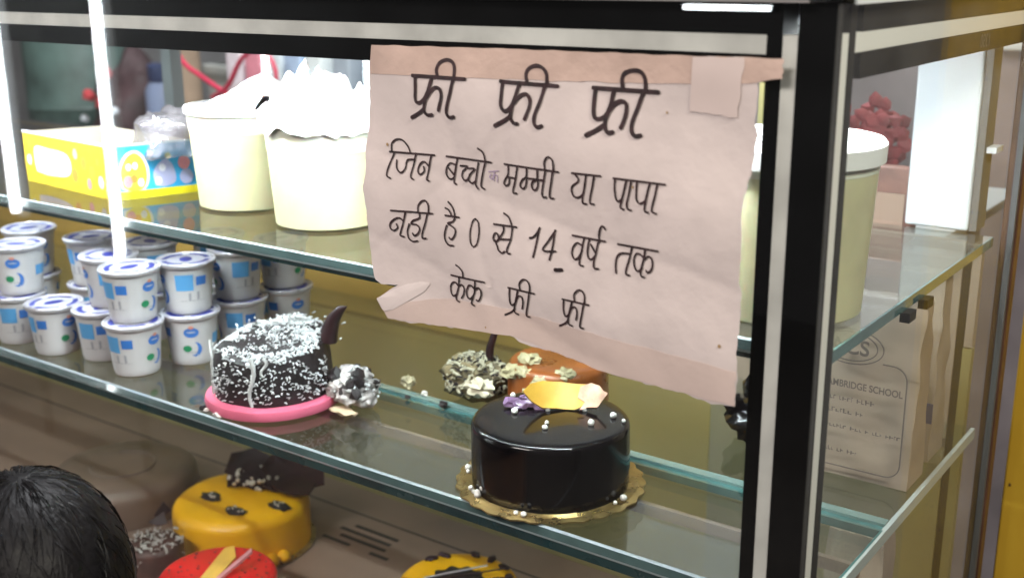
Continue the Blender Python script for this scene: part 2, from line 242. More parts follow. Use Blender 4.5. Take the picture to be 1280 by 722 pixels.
# ================================================================ display cabinet
GY, SX = .735, -.2735          # front pane plane, side pane plane
BY = 1.25                      # back of the cabinet
XL = -2.35                     # left end
cab = thing('display_cabinet', 'black framed glass display cabinet with silver trim, holding cakes, cups and tubs on glass shelves', 'display cabinet', (0, 0, 0))
def cb(name, m, *boxes, bev=0, smooth=False, parent=cab):
    mb = MB()
    for b in boxes: mb.box(*b, bev=bev)
    return obj(name, mb, m, parent, smooth)
cb('window_pane', pane, (XL, SX-.001, GY-.0006, GY+.003, -.42, .468))
cb('window_pane', side_pane, (SX-.003, SX+.0006, GY+.001, 1.2695, -.42, .468))
# frame rails sit just behind the panes
cb('top_rail', black, (XL, SX-.052, GY+.004, GY+.030, .446, .466))
cb('top_rail', black, (XL, SX-.052, GY+.004, GY+.030, .414, .4325))
cb('top_rail', black, (SX-.03, SX-.004, GY+.052, 1.2695, .447, .466))
cb('top_rail', black, (SX-.03, SX-.004, GY+.052, 1.2695, .415, .433))
cb('corner_post', black, (SX-.030, SX-.004, GY+.004, GY+.014, -.42, .466), (SX-.052, SX-.041, GY+.004, GY+.03, -.42, .466), (SX-.014, SX-.004, GY+.0142, GY+.0145+.0005, -.42, .466), (SX-.03, SX-.004, GY+.0285, GY+.040, -.42, .466))
cb('silver_trim', silver, (XL, SX-.0412, GY+.0045, GY+.012, .4327, .4458))
cb('silver_trim', silver, (SX-.0408, SX-.0302, GY+.0045, GY+.012, -.42, .4458))
brightened_side_trim = mat('brightened_side_trim', (.86, .84, .80), .4)  # same silver trim, colour brightened because this side gets less light
cb('silver_trim', brightened_side_trim, (SX-.012, SX-.0045, GY+.0152, GY+.0283, -.42, .4468))
cb('silver_trim', brightened_side_trim, (SX-.012, SX-.0045, GY+.0285, 1.2695, .4332, .4468))
cb('cap', black, (XL, SX+.004, GY-.004, BY+.05, .4685, .476), bev=.001)
cb('cap_edge_or_reflection', mat('dull_cap_edge', (.22, .21, .21), .4), (XL, SX-.02, GY-.0065, GY-.0042, .4672, .4690))
cb('cap_edge_or_reflection', white_alu, (SX+.0045, SX+.0065, GY+.01, BY+.05, .466, .4735))  # white reflection on the side cap, painted in as a pale strip
# number reflected in the side glass, painted as faint mirrored figures on the rail
cu = bpy.data.curves.new('reflected_number', 'FONT'); cu.body = '1350'; cu.size = .017; cu.extrude = .0001
to = bpy.data.objects.new('reflected_number', cu); sc.collection.objects.link(to)
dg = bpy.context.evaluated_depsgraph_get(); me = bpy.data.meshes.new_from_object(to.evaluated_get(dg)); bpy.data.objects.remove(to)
so = bpy.data.objects.new('reflected_number', me); sc.collection.objects.link(so); so.parent = cab; me.materials.append(mat('faint_reflection', (.10, .10, .10), .6))
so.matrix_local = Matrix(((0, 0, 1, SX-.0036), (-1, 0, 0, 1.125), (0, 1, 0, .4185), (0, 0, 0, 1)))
# rear post and corner post of the side window
cb('rear_post', brown_alu, (SX-.010, SX+.006, 1.276, 1.296, -.42, .466), bev=.002)
cb('rear_seal', mat('grey_seal', (.12, .12, .12), .5), (SX-.002, SX+.004, 1.270, 1.2755, -.42, .445))
# back frame: white post, back rail, ochre and olive panels
cb('back_post', white_alu, (-.379, -.312, 1.252, 1.30, .2165, .445), bev=.003)
cb('back_post_seal', mat('grey_seal', (.12, .12, .12), .5), (-.3115, -.304, 1.256, 1.29, .2165, .445))
cb('back_rail', white_alu, (-.3035, SX-.02, 1.262, 1.29, .30, .306))
cb('back_rail', mat('beige_board', (.36, .28, .22), .5, nscale=9, namt=.12), (-.60, -.312, 1.25, 1.262, -.02, .205), (-.303, SX-.0205, 1.25, 1.262, .09, .205))
cb('back_rail', olive, (-.3035, SX-.0205, 1.25, 1.262, -.42, .088))
cb('seal', dark, (-.3117, -.3038, 1.251, 1.262, -.42, .20))
cb('back_panel', ochre, (XL, -.602, 1.252, 1.262, -.028, .2065))
cb('back_panel', olive, (XL, -.3125, 1.250, 1.262, -.42, -.036))
cb('panel_joint', dark, (XL, -.602, 1.254, 1.262, -.0355, -.0285))
cb('back_window', pane, (XL, -.381, 1.258, 1.261, .2165, .44))
cb('back_post', mat('grey_aluminium', (.35, .37, .38), .4, .5), (-1.66, -1.635, 1.262, 1.285, .2165, .445), (-2.25, -2.22, 1.262, 1.285, .2165, .445))
# upper shelf and lower shelf: glass sheets with a polished front edge
def shelf(z, x1, y0, y1, th=.010, dz=.0225):
    s = MB().box(XL, x1, y0+.0025, y1, z-th, z-.0001)
    so = obj('glass_shelf', s, shelf_g, cab)
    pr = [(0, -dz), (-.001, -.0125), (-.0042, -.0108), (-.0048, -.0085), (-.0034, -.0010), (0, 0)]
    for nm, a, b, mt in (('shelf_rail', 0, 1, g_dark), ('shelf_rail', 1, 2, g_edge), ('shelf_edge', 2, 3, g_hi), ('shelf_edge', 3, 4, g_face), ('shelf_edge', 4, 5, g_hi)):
        mb = MB(); (ya, za), (yb, zb) = pr[a], pr[b]
        vs = [mb.bm.verts.new(p) for p in ((XL, y0+.0022+ya, z+za), (x1, y0+.0022+ya, z+za), (x1, y0+.0022+yb, z+zb), (XL, y0+.0022+yb, z+zb), (XL, y0+.0024, z+za), (x1, y0+.0024, z+za), (x1, y0+.0024, z+zb), (XL, y0+.0024, z+zb))]
        mb.bm.faces.new(vs[:4]); mb.bm.faces.new(vs[4:][::-1]); 
        obj(nm, mb, mt, so)
    cb('shelf_edge', g_edge, (x1, x1+.002, y0, y1, z-th, z-.0002), parent=so)
    return so
shelf(.215, -.286, .785, 1.249, dz=.0165)
low = shelf(0, -.286, .785, .955, .012)
# rear sheet of the lower shelf, lapped slightly higher, with its pale green front edge
rs = cb('glass_shelf', shelf_g, (XL, -.286, .978, 1.249, -.010, -.0002))
cb('shelf_edge', mat('pale_glass_edge', (.17, .27, .26), .2, coat=1), (XL, -.286, .966, .9775, -.004, .0006), parent=rs)
cb('shelf_edge', g_edge, (XL, -.286, .9555, .9655, -.010, -.002), parent=rs)
cb('shelf_edge', mat('pale_side_edge', (.55, .62, .62), .25, .2), (-.2858, -.2815, .79, 1.249, -.012, -.0005), parent=rs)
cb('shelf_bracket', steel, (XL, -.286, .90, .906, -.024, -.0125))
for x in (-.93,): pass
# shelf clips under the upper shelf on the side
for y in (.955, 1.005):
    cb('shelf_clip', black, (-.286, -.2775, y, y+.018, .196, .2045))
# base deck with vent slots
cb('base_deck', steel, (XL, SX-.004, GY+.004, 1.249, -.35, -.33))
cb('deck_joint', dark, (XL, -.32, 1.179, 1.182, -.3299, -.3295))
for x, y, l in ((-1.135, 1.145, .085), (-1.15, 1.128, .10), (-1.135, 1.111, .09), (-1.155, 1.094, .055), (-1.06, 1.094, .035)):
    cb('vent_slot', dark, (x, x+l, y, y+.0065, -.3299, -.3292))
# LED strip along the top front edge
led = emis('led_white', (.93, .97, 1), 235)
cb('led_or_added_strip', led, (-1.75, SX-.06, .772, .786, .4365, .440))
cb('led_or_added_strip', led, (-.318, -.308, .83, 1.03, .4365, .440))  # unseen side strip, added to brighten the right tub
cb('led_housing', white_alu, (XL, SX-.06, .770, .788, .4402, .446))
cb('ceiling_panel', white_alu, (XL, SX-.031, .79, 1.249, .450, .456))

# ================================================================ paper notice
PYY = GY-.0022
def ripple(x, z):
    n = noise.noise(Vector((x*9, z*7, 1.3)))*.0016 + noise.noise(Vector((x*30, z*22, 4)))*.0006
    for ax, az, c_, wd, am in ((.95, .31, -.455, .0035, .0007), (.2, .98, .195, .004, .0006), (-.62, .78, .62, .0035, .0006), (.88, -.47, -.60, .004, .0006), (.3, .95, .045, .005, .0007), (1, .05, -.52, .005, .0006)):
        n += am*math.exp(-((ax*x+az*z-c_+.004*noise.noise(Vector((x*12, z*12, c_))))/wd)**2)
    n += .0012*math.sin(z*55+x*18) + .0010*math.exp(-((z-.2)/.03)**2)*math.sin(x*60)
    return PYY-.0030+n*.9
def resample(P, n, jag=0, seed=0):
    P = [Vector(p)/1000 for p in P]; L = [0]
    for a, b in zip(P, P[1:]): L.append(L[-1]+(b-a).length)
    out = []
    for i in range(n+1):
        t = L[-1]*i/n; k = 0
        while k < len(L)-2 and L[k+1] < t: k += 1
        p = P[k].lerp(P[k+1], (t-L[k])/(L[k+1]-L[k]))
        if jag and 0 < i < n: p = p+Vector((noise.noise(Vector((i*.35, seed, 0))), noise.noise(Vector((i*.35, seed+9, 0)))))*jag
        out.append(p)
    return out
def coons(T, B, L, Rr, off=0, th=.00025):
    nx, ny = len(T)-1, len(L)-1; mb = MB(); g = []
    for side in (0, 1):
        rows = []
        for j in range(ny+1):
            v = j/ny; row = []
            for i in range(nx+1):
                u = i/nx
                p = T[i]*(1-v)+B[i]*v+L[j]*(1-u)+Rr[j]*u-(T[0]*(1-u)*(1-v)+T[-1]*u*(1-v)+B[0]*(1-u)*v+B[-1]*u*v)
                row.append(mb.bm.verts.new((p.x, ripple(p.x, p.y)-off+side*th, p.y)))
            rows.append(row)
        g.append(rows)
    for s, rows in enumerate(g):
        for j in range(ny):
            for i in range(nx):
                q = (rows[j][i], rows[j][i+1], rows[j+1][i+1], rows[j+1][i]); mb.bm.faces.new(q if s else q[::-1])
    for j in range(ny):
        for c in (0, nx): mb.bm.faces.new((g[0][j][c], g[0][j+1][c], g[1][j+1][c], g[1][j][c]))
    for i in range(nx):
        for c in (0, ny): mb.bm.faces.new((g[0][c][i], g[0][c][i+1], g[1][c][i+1], g[1][c][i]))
    return mb
paper_m = mat('notice_paper', (.60, .525, .51), .75, nscale=14, namt=.075, bump=.9, bscale=24)
tape_m = mat('brown_tape', (.52, .385, .33), .4, nscale=25, namt=.12, bump=.3, bscale=120)
ink = mat('marker_ink', (.026, .010, .012), .55, nscale=160, namt=.6)
note = thing('paper_notice', 'pinkish white handwritten Hindi notice taped to the inside corner of the front window', 'notice', (-.5, GY-.003, .3))
note['label'] = 'torn pinkish paper notice with handwritten Hindi lettering taped on the front glass'
NI = Vector((.5, -GY+.003, -.3))
def np_(name, mb, m, sm=True):
    for v in mb.bm.verts: v.co += NI
    return obj(name, mb, m, note, sm)
NX, NY = 90, 80
T = resample(P_TOP, NX, .0006, 1); B = resample(P_BOT, NX, .0022, 2); L = resample(P_LEFT, NY, .0012, 3); Rr = resample(P_RIGHT, NY, .0020, 4)
np_('sheet', coons(T, B, L, Rr), paper_m)
def strip(a, b, off, m, name, n=60, jag=.0008):
    t = resample(a, n, jag, 5); bb = resample(b, n, jag*1.5, 6)
    l = [t[0].lerp(bb[0], k/6) for k in range(7)]; r = [t[-1].lerp(bb[-1], k/6)+Vector((.0008*math.sin(k*2.1), 0)) for k in range(7)]
    return np_(name, coons(t, bb, l, r, off, .00012), m)
strip(TAPE_TOP[0], TAPE_TOP[1], .0004, tape_m, 'tape')
strip(TAPE_BOT[0], TAPE_BOT[1], .0004, mat('pale_tape', (.585, .475, .435), .4, nscale=20, namt=.07, bump=.2, bscale=100), 'tape')
# square of brown tape at the upper right corner, and the curled corner at lower left
fm = mat('tape_patch', (.595, .50, .475), .4, nscale=20, namt=.06)
a = [(-375.0, 430.0), (-336.0, 431.0)]; b = [(-377.0, 392.0), (-340.0, 390.0)]
strip(a, b, .0008, fm, 'tape', 12, .001)
mb = MB(); fo = resample(FOLD+[FOLD[0]], 40)[:-1]; cen = sum(fo, Vector((0, 0)))/len(fo)
ring = [mb.bm.verts.new((p.x, ripple(p.x, p.y)-.0007-.003*max(0, min(1, (-.665-p.x)/.03)), p.y)) for p in fo]
c = mb.bm.verts.new((cen.x, ripple(cen.x, cen.y)-.0018, cen.y))
for i in range(len(ring)): mb.bm.faces.new((ring[i], ring[(i+1) % len(ring)], c))
np_('folded_corner', mb, mat('notice_back', (.65, .575, .56), .6, bump=.3, bscale=60))
def stroke(mb, pts, wpx, off=.0007):
    hw = wpx*.00050*.5
    P = [Vector((x/1000, z/1000)) for x, z in cat_rom(pts, 6)]
    lo, hi = [], []
    for i, p in enumerate(P):
        t = (P[min(i+1, len(P)-1)]-P[max(i-1, 0)]); t = t.normalized() if t.length > 1e-7 else Vector((1, 0)); n = Vector((-t.y, t.x))
        h = hw*(1+.12*noise.noise(Vector((p.x*180, p.y*180, 0))))
        for L_, s in ((lo, -1), (hi, 1)):
            q = p+n*h*s; L_.append(mb.bm.verts.new((q.x, ripple(q.x, q.y)-off, q.y)))
    for i in range(len(P)-1): mb.bm.faces.new((lo[i], lo[i+1], hi[i+1], hi[i]))
    for p, k in ((P[0], 0), (P[-1], -1)):
        ring = [mb.bm.verts.new((p.x+hw*1.05*math.cos(a*math.pi/5), ripple(p.x, p.y)-off-.00003, p.y+hw*1.05*math.sin(a*math.pi/5))) for a in range(10)]
        mb.bm.faces.new(ring)
for wd, strokes in WORDS:
    mb = MB()
    for k, s in enumerate(strokes): stroke(mb, s, wd*1.22, .0009+k*.00003)
    np_('handwritten_word', mb, ink, False)
mb = MB()
for k, s in enumerate(FAINT): stroke(mb, s, 1.8, .0009+k*.00003)
np_('faint_pen_mark', mb, mat('faint_ink', (.36, .28, .40), .7), False)
mb = MB()
for x, z, r in ((-.664, .345, .0012), (-.42, .334, .0008), (-.395, .39, .0008), (-.345, .225, .0012), (-.56, .20, .0007)):
    ring = [mb.bm.verts.new((x+r*math.cos(k), ripple(x, z)-.0008, z+r*math.sin(k)*1.3)) for k in [i*math.pi/4 for i in range(8)]]; mb.bm.faces.new(ring)
np_('stain', mb, mat('stain', (.34, .22, .10), .7), False)

# ================================================================ yogurt cups
cup_w = mat('cup_plastic', (.66, .64, .66), .35, sss=.0, nscale=30, namt=.03)
blue = mat('print_blue', (.05, .20, .62), .4); lblue = mat('print_light_blue', (.12, .40, .78), .4)
navy = mat('print_navy', (.03, .04, .28), .4); pgreen = mat('print_green', (.02, .28, .12), .4); pred = mat('print_orange', (.75, .30, .22), .4)
pgrey = mat('print_grey', (.38, .38, .42), .5)
lidm = mat('foil_lid', (.62, .60, .68), .3, .2, nscale=60, namt=.12)
def cup_r(z): return .0275+(.0345-.0275)*z/.060
def patch(mb, a0, a1, z0, z1, off=.0003, ell=False):
    n, k = 8, 4
    if ell:
        ca, cz, ra, rz = (a0+a1)/2, (z0+z1)/2, (a1-a0)/2, (z1-z0)/2
        vs = []
        for i in range(16):
            t = i*math.pi/8; a = R(ca+ra*math.cos(t)); z = cz+rz*math.sin(t); r = cup_r(z)+off; vs.append(mb.bm.verts.new((r*math.cos(a), r*math.sin(a), z)))
        c = mb.bm.verts.new(((cup_r(cz)+off)*math.cos(R(ca)), (cup_r(cz)+off)*math.sin(R(ca)), cz))
        for i in range(16): mb.bm.faces.new((vs[i], vs[(i+1) % 16], c))
        return
    g = [[mb.bm.verts.new(((cup_r(z)+off)*math.cos(a), (cup_r(z)+off)*math.sin(a), z)) for a in [R(a0+(a1-a0)*i/n) for i in range(n+1)]] for z in (z0, z1)]
    for i in range(n): mb.bm.faces.new((g[0][i], g[0][i+1], g[1][i+1], g[1][i]))
def swirl(mb, ca, cz, ra, rz, t0, t1, wd, off=.0004):
    prev = None
    for i in range(13):
        t = t0+(t1-t0)*i/12; q = []
        wv = wd*math.sin(math.pi*i/12)+.0004
        for s in (-1, 1):
            a = R(ca+(ra+s*wv/.0005)*math.cos(t)); z = cz+(rz+s*wv)*math.sin(t); r = cup_r(z)+off; q.append(mb.bm.verts.new((r*math.cos(a), r*math.sin(a), z)))
        if prev: mb.bm.faces.new((prev[0], q[0], q[1], prev[1]))
        prev = q
def make_cup():
    t = thing('yogurt_cup', 'x', 'yogurt cup', group='white and blue yogurt cups stacked on the lower shelf')
    obj('body', MB().lathe([(.0262, 0), (.0275, .0008), (.0279, .004), (.0286, .0045), (.0322, .042), (.0335, .052), (.0340, .0565), (.0362, .0572), (.0375, .0590), (.0375, .0605), (.0362, .0612)], 40), cup_w, t, True)
    lid = obj('lid', MB().lathe([(.0378, .0605), (.0382, .0620), (.0372, .0634), (.0345, .0636), (.0335, .0620), (.0001, .0620)], 40, cap=False), lidm, t, True)
    mb = MB()
    for a in range(0, 360, 72): mb.box(-.001, .001, -.001, .001, 0, 0.0001); break
    mb = MB(); prev = None
    for i in range(41):
        a = i*2*math.pi/40; q = [mb.bm.verts.new((r*math.cos(a), r*math.sin(a), .0624)) for r in (.024, .0305)]
        if prev and (i % 10) > 1: mb.bm.faces.new((prev[0], q[0], q[1], prev[1]))
        prev = q
    obj('lid_print', mb, navy, lid)
    mb = MB(); ring = [mb.bm.verts.new((.013*math.cos(a), .008*math.sin(a), .0624)) for a in [k*math.pi/10 for k in range(20)]]; mb.bm.faces.new(ring)
    obj('lid_print', mb, navy, lid)
    # label, four panels round the cup
    mb = MB(); patch(mb, -26, 14, .030, .050); patch(mb, 150, 200, .024, .037); obj('blue_panel', mb, lblue, t)
    mb = MB(); patch(mb, 20, 45, .036, .047); patch(mb, 206, 232, .030, .043); obj('blue_panel', mb, blue, t)
    mb = MB(); patch(mb, 79, 113, .0365, .049, ell=True); patch(mb, 271, 305, .0365, .049, ell=True); obj('oval_logo', mb, blue, t)
    mb = MB(); patch(mb, 86, 106, .0425, .0440, .0006, True); patch(mb, 278, 298, .0425, .0440, .0006, True); obj('logo_lettering', mb, cup_w, t)
    mb = MB(); patch(mb, 90, 102, .0475, .0515, .0007, True); patch(mb, 282, 294, .0475, .0515, .0007, True); obj('logo_dot', mb, pred, t)
    mb = MB()
    for c in (97, 289): swirl(mb, c+4, .0215, 13, .0085, math.pi*1.35, math.pi*2.45, .0021)
    obj('blue_swirl', mb, blue, t)
    mb = MB(); patch(mb, 74, 95, .018, .0265, .0005, True); patch(mb, 266, 287, .018, .0265, .0005, True); obj('green_leaf', mb, pgreen, t)
    mb = MB()
    for z in (.010, .013, .0165): patch(mb, 78, 114, z, z+.0012); patch(mb, 270, 306, z, z+.0012); patch(mb, -20, 40, z, z+.0011); patch(mb, 160, 225, z+.003, z+.0042)
    patch(mb, 2, 8, .017, .027); patch(mb, 22, 28, .018, .028)
    obj('small_print', mb, pgrey, t)
    for c_ in kids(t): split_far(c_)
    return t
cup0 = make_cup(); used = False
CUPS = [ # x, y, level, facing degrees, label
 (-1.200, .836, 0, 24, 'front yogurt cup nearest the shelf edge, carrying one cup, right of the left group'),
 (-1.206, .842, 1, 20, 'top yogurt cup of the frontmost stack, below the bright light streak'),
 (-1.176, .906, 0, -26, 'bottom yogurt cup with round logo facing out, left of the coconut cake'),
 (-1.180, .908, 1, 71, 'top yogurt cup with large blue panel, second stack back from the shelf edge'),
 (-1.172, .985, 0, 60, 'bottom yogurt cup partly behind the coconut cake, third in its row'),
 (-1.178, .988, 1, 85, 'top yogurt cup of the third stack back, behind the coconut cake'),
 (-1.165, 1.062, 0, 0, 'bottom yogurt cup at the back right of the group, behind the coconut flakes'),
 (-1.170, 1.064, 1, 24, 'top yogurt cup at the back right corner of the group, under the upper shelf'),
 (-1.283, .848, 0, 40, 'bottom yogurt cup half hidden behind the frontmost stack on its left side'),
 (-1.285, .868, 1, 75, 'top yogurt cup half hidden to the left of the frontmost stack'),
 (-1.356, .826, 0, 12, 'short single yogurt cup with purple lid print, nothing stacked on it, between left stacks'),
 (-1.440, .824, 0, 60, 'bottom yogurt cup of the leftmost stack with blue panel'),
 (-1.440, .832, 1, -30, 'top yogurt cup of the leftmost stack with logo facing out'),
 (-1.400, .920, 0, 70, 'bottom yogurt cup in the second row behind the leftmost stack'),
 (-1.395, .918, 1, 10, 'top yogurt cup in the second row behind the leftmost stack'),
 (-1.300, .945, 0, 20, 'bottom yogurt cup in the middle of the group, second row'),
 (-1.302, .946, 1, 90, 'top yogurt cup in the middle of the group, second row'),
 (-1.262, 1.03, 0, 0, 'bottom yogurt cup in the back row between middle and right stacks'),
 (-1.264, 1.03, 1, 50, 'top yogurt cup in the back row between middle and right stacks'),
 (-1.52, .90, 0, 60, 'bottom yogurt cup at the far left edge of the photo, behind the leftmost stack'),
 (-1.52, .90, 1, 10, 'top yogurt cup at the far left edge of the photo, behind the leftmost stack'),
]
for i, (x, y, l, fa, lb) in enumerate(CUPS):
    c_ = cup0 if i == 0 else copy_tree(cup0)
    c_.scale = (1, 1, 1.06); c_.location = (x, y, .0003+l*.0672); c_.rotation_euler = (R((i*37) % 5-2)*.4*l, 0, R(fa-110)); c_['label'] = lb
# green pot at the far left
t = thing('lime_tub', 'small lime green tub at the left end of the lower shelf beside the yogurt cups', 'tub', (-1.56, .812, .0004))
obj('body', MB().lathe([(.026, 0), (.031, .004), (.034, .035), (.036, .037), (.036, .040)], 32), mat('lime_plastic', (.22, .48, .05), .35), t, True)
obj('lid', MB().lathe([(.037, .040), (.038, .042), (.036, .046), (.001, .046)], 32, cap=False), cup_w, t, True)

# ================================================================ tubs on the upper shelf
tub_m = mat('milky_plastic', (.72, .72, .60), .3, nscale=9, namt=.06, sss=.2)
tub_y = mat('cream_filled_plastic', (.60, .58, .36), .35, nscale=17, namt=.16, sss=.2)
lid_w = mat('white_lid', (.82, .85, .84), .3)
sheetw = mat('white_tissue', (.85, .86, .84), .55, bump=.4, bscale=40, sss=.2)
def tub(label, x, y, rb, rt, h, fill, lid):
    t = thing('plastic_tub', label, 'tub', (x, y, .2152), group='large white plastic tubs on the upper shelf')
    f = fill*h
    rr = lambda z: rb+(rt-rb)*z/h
    obj('cream_contents', MB().lathe([(rr(f)-.003, f+.001), (rt-.003, h-.004), (.0003, h-.002)], 48, cap=False), sheetw, t, True)
    obj('body', MB().lathe([(rb-.004, 0), (rb, .003), (rr(f), f)], 56), tub_y, t, True)
    obj('upper_wall', MB().lathe([(rr(f)+.0004, f), (rt, h-.012), (rt, h)], 56, cap=False), tub_m, t, True)
    obj('rim', MB().lathe([(rt-.002, h-.006), (rt+.003, h-.005), (rt+.0035, h+.001), (rt+.002, h+.003), (rt-.003, h+.003)], 56, cap=False), lid_w, t, True)
    if lid:
        l = obj('lid', MB().lathe([(rt+.004, h-.012), (rt+.0045, h+.002), (rt+.002, h+.005), (rt-.008, h+.005), (rt-.010, h+.002), (rt*.62, h+.002), (rt*.60, h+.0035), (rt*.55, h+.0035), (rt*.52, h+.002), (.0001, h+.002)], 56, cap=False), lid_w, t, True)
        mb = MB()
        for r in (.25, .4): mb.tube([(rt*r*math.cos(a*.2), rt*r*math.sin(a*.2), h+.003) for a in range(28)], .0012, 6)
        obj('lid_ridge', mb, lid_w, l, True)
    return t
tub('white tub filled with cream, directly right of the blue and yellow sweets box', -1.070, .925, .058, .066, .118, .78, False)
tub('white plastic tub brimming with crumpled white tissue, directly left of the paper notice', -.916, .905, .058, .0655, .122, .70, False)
tub('big cream coloured tub with white ridged lid behind the corner post', -.364, .880, .066, .0725, .138, .86, True)
def crumple(name, label, cat, c, r, sc3, seed, m, parent=None):
    mb = MB(); g = bmesh.ops.create_icosphere(mb.bm, subdivisions=4, radius=1)['verts']
    for v in g:
        d = v.co.normalized(); q = d*2.2+Vector((seed, seed*2, 0))
        k = .86+.24*noise.noise(q*.8)+.20*abs(noise.noise(q*1.9))+.07*abs(noise.noise(q*5))
        v.co = Vector((d.x*k*r*sc3[0], d.y*k*r*sc3[1], max(-.2, d.z)*k*r*sc3[2]))
    o = obj(name, mb, m, parent, 50, c)
    if label: tag(o, label, cat)
    return o
def peaks(name, label, c, pts, m, drape=True):
    """a sheet of tissue pinched up into points"""
    mb = MB(); nr, na = 30, 72; g = []
    for j in range(nr+1):
        row = []
        for i in range(na):
            a = i*2*math.pi/na; q = .02+1.0*j/nr; x, y = q*math.cos(a), q*math.sin(a)
            xx = x+.16*noise.noise(Vector((x*2.6, y*2.6, 7))); yy = y+.16*noise.noise(Vector((x*2.6, y*2.6, 3))); z = 0
            for px, py, h, wd in pts:
                an = math.atan2(yy-py, xx-px); z = max(z, h*max(0, 1-math.hypot(xx-px, yy-py)/(wd*(1+.28*math.sin(an*3+px*9)+.15*math.sin(an*7+py*5))))**.8)
            z += (.006 if drape else .001)+(.010 if drape else .004)*(noise.noise(Vector((x*3, y*3, c[0]*9)))+.6*abs(noise.noise(Vector((x*8, y*8, 2)))))
            if drape and j > nr-3: z = max(z, .004)-(j-nr+3)*.0085+.006*noise.noise(Vector((a*3, 1, 2))); q = 1.075
            row.append(mb.bm.verts.new((q*math.cos(a)*.066, q*math.sin(a)*.066, z)))
        g.append(row)
    for j in range(nr):
        for i in range(na): mb.bm.faces.new((g[j][i], g[j][(i+1) % na], g[j+1][(i+1) % na], g[j+1][i]))
    mb.bm.faces.new(g[0][::-1])
    o = obj(name, mb, m, None, 30, c); tag(o, label, 'tissue'); return o
peaks('white_tissue', 'crumpled white sheet rising in two points out of the tub beside the notice', (-.916, .905, .3385), [(-.62, -.15, .040, .30), (-.30, -.10, .054, .34), (-.02, -.1, .046, .36), (.35, -.2, .044, .5), (-.1, -.6, .018, .5), (.7, .25, .02, .5)], sheetw)
peaks('white_tissue', 'low mound of white sheet lying over the left cream tub', (-1.066, .927, .3330), [(.40, .10, .040, .75), (.1, .3, .026, .6)], sheetw, False)

# candy box
t = thing('candy_box', 'yellow and blue cardboard sweets box with cartoonish printed blobs on the upper shelf', 'box', (-1.222, .842, .2152), R(70))
t['label'] = 'small open sweets box printed yellow on one side and bright blue on the other'
yb = mat('box_yellow', (.72, .55, .03), .45, nscale=30, namt=.1); bb = mat('box_blue', (.03, .36, .68), .4, nscale=20, namt=.12); bi = mat('box_inside', (.5, .46, .38), .8)
pk = mat('box_pale', (.70, .62, .66), .5, nscale=30, namt=.2); yl = mat('blob_yellow', (.80, .70, .05), .45); pw = mat('blob_white', (.75, .78, .85), .45); pp = mat('blob_lilac', (.42, .45, .68), .45); pkk = mat('blob_pink', (.75, .30, .34), .45); orr = mat('blob_orange', (.70, .30, .05), .45)
# local x: blue face runs along +x from the corner at origin, yellow side face runs back along -x turned
BW, BL, BH = .105, .225, .066
EX, EY = -.242*BL, .970*BL
obj('blue_side', MB().box(0, BW, -.0015, 0, 0, BH), bb, t)
for c_ in kids(t): c_.name = 'blue_side'
obj('back_side', MB().box(EX, EX+BW, EY-.0015, EY, 0, BH), bi, t)
obj('bottom', MB().prism([(.001, .001), (BW-.001, .001), (EX+BW-.001, EY-.002), (EX+.001, EY-.002)], .0015), bi, t)
ys = obj('yellow_side', MB().box(-BL, 0, -.0015, 0, 0, BH), yb, t, False, (0, 0, 0), (0, 0, R(-76)))
obj('far_side', MB().box(-BL, 0, 0, .0015, 0, BH), bi, t, False, (BW, 0, 0), (0, 0, R(-76)))
obj('yellow_base', MB().box(-.001, BW+.001, -.0022, -.0016, 0, .010), mat('box_bright_yellow', (.85, .75, .02), .4), t)
def flat(name, pts, y, m, parent):
    mb = MB(); vs = [mb.bm.verts.new((x, y, z)) for x, z in cat_rom(pts+[pts[0]], 4)[:-1]]; mb.bm.faces.new(vs); return obj(name, mb, m, parent)
flat('printed_blob', [(.012, .015), (.010, .035), (.018, .052), (.030, .057), (.040, .045), (.042, .025), (.036, .012), (.022, .010)], -.0018, yl, t)
flat('printed_outline', [(.010, .013), (.007, .036), (.016, .055), (.031, .060), (.043, .047), (.045, .024), (.037, .010), (.021, .0105)], -.0016, pw, t)
for x, z, r, mm in ((.020, .040, .0035, pw), (.028, .041, .0035, pw), (.026, .025, .0045, orr), (.018, .022, .006, pkk), (.034, .020, .004, pw)):
    flat('printed_blob', [(x+r*math.cos(a), z+r*math.sin(a)*1.3) for a in [k*math.pi/3 for k in range(6)]], -.0021, mm, t)
flat('printed_blob', [(.052, .014), (.050, .030), (.058, .042), (.068, .046), (.076, .036), (.078, .018), (.066, .012)], -.0018, pp, t)
for x, z, r, mm in ((.062, .036, .0045, pw), (.070, .050, .004, mat('blob_olive', (.30, .36, .05), .5)), (.056, .020, .0045, pw), (.072, .022, .0045, pp), (.090, .040, .008, pkk), (.092, .022, .009, pp), (.048, .055, .004, pw)):
    flat('printed_blob', [(x+r*math.cos(a), z+r*math.sin(a)*1.1) for a in [k*math.pi/3 for k in range(6)]], -.0021, mm, t)
flat('printed_panel', [(-.195, .016), (-.195, .048), (-.160, .050), (-.105, .046), (-.105, .020), (-.160, .014)], -.0017, pk, ys)
for x, z, r, mm in ((-.065, .040, .007, orr), (-.045, .030, .008, yl), (-.030, .045, .004, orr), (-.055, .015, .006, pkk), (-.025, .020, .007, pk), (-.212, .03, .006, pw), (-.085, .050, .006, pkk), (-.09, .022, .008, orr), (-.208, .052, .005, orr)):
    flat('printed_blob', [(x+r*math.cos(a), z+r*math.sin(a)*1.2) for a in [k*math.pi/3 for k in range(6)]], -.0019, mm, ys)
obj('rim', MB().box(-BL, 0, -.002, .0004, BH, BH+.0025), pw, t, False, (0, 0, 0), (0, 0, R(-76)))
obj('rim', MB().box(0, BW, -.002, .0004, BH, BH+.002), mat('rim_cyan', (.45, .75, .85), .4), t)
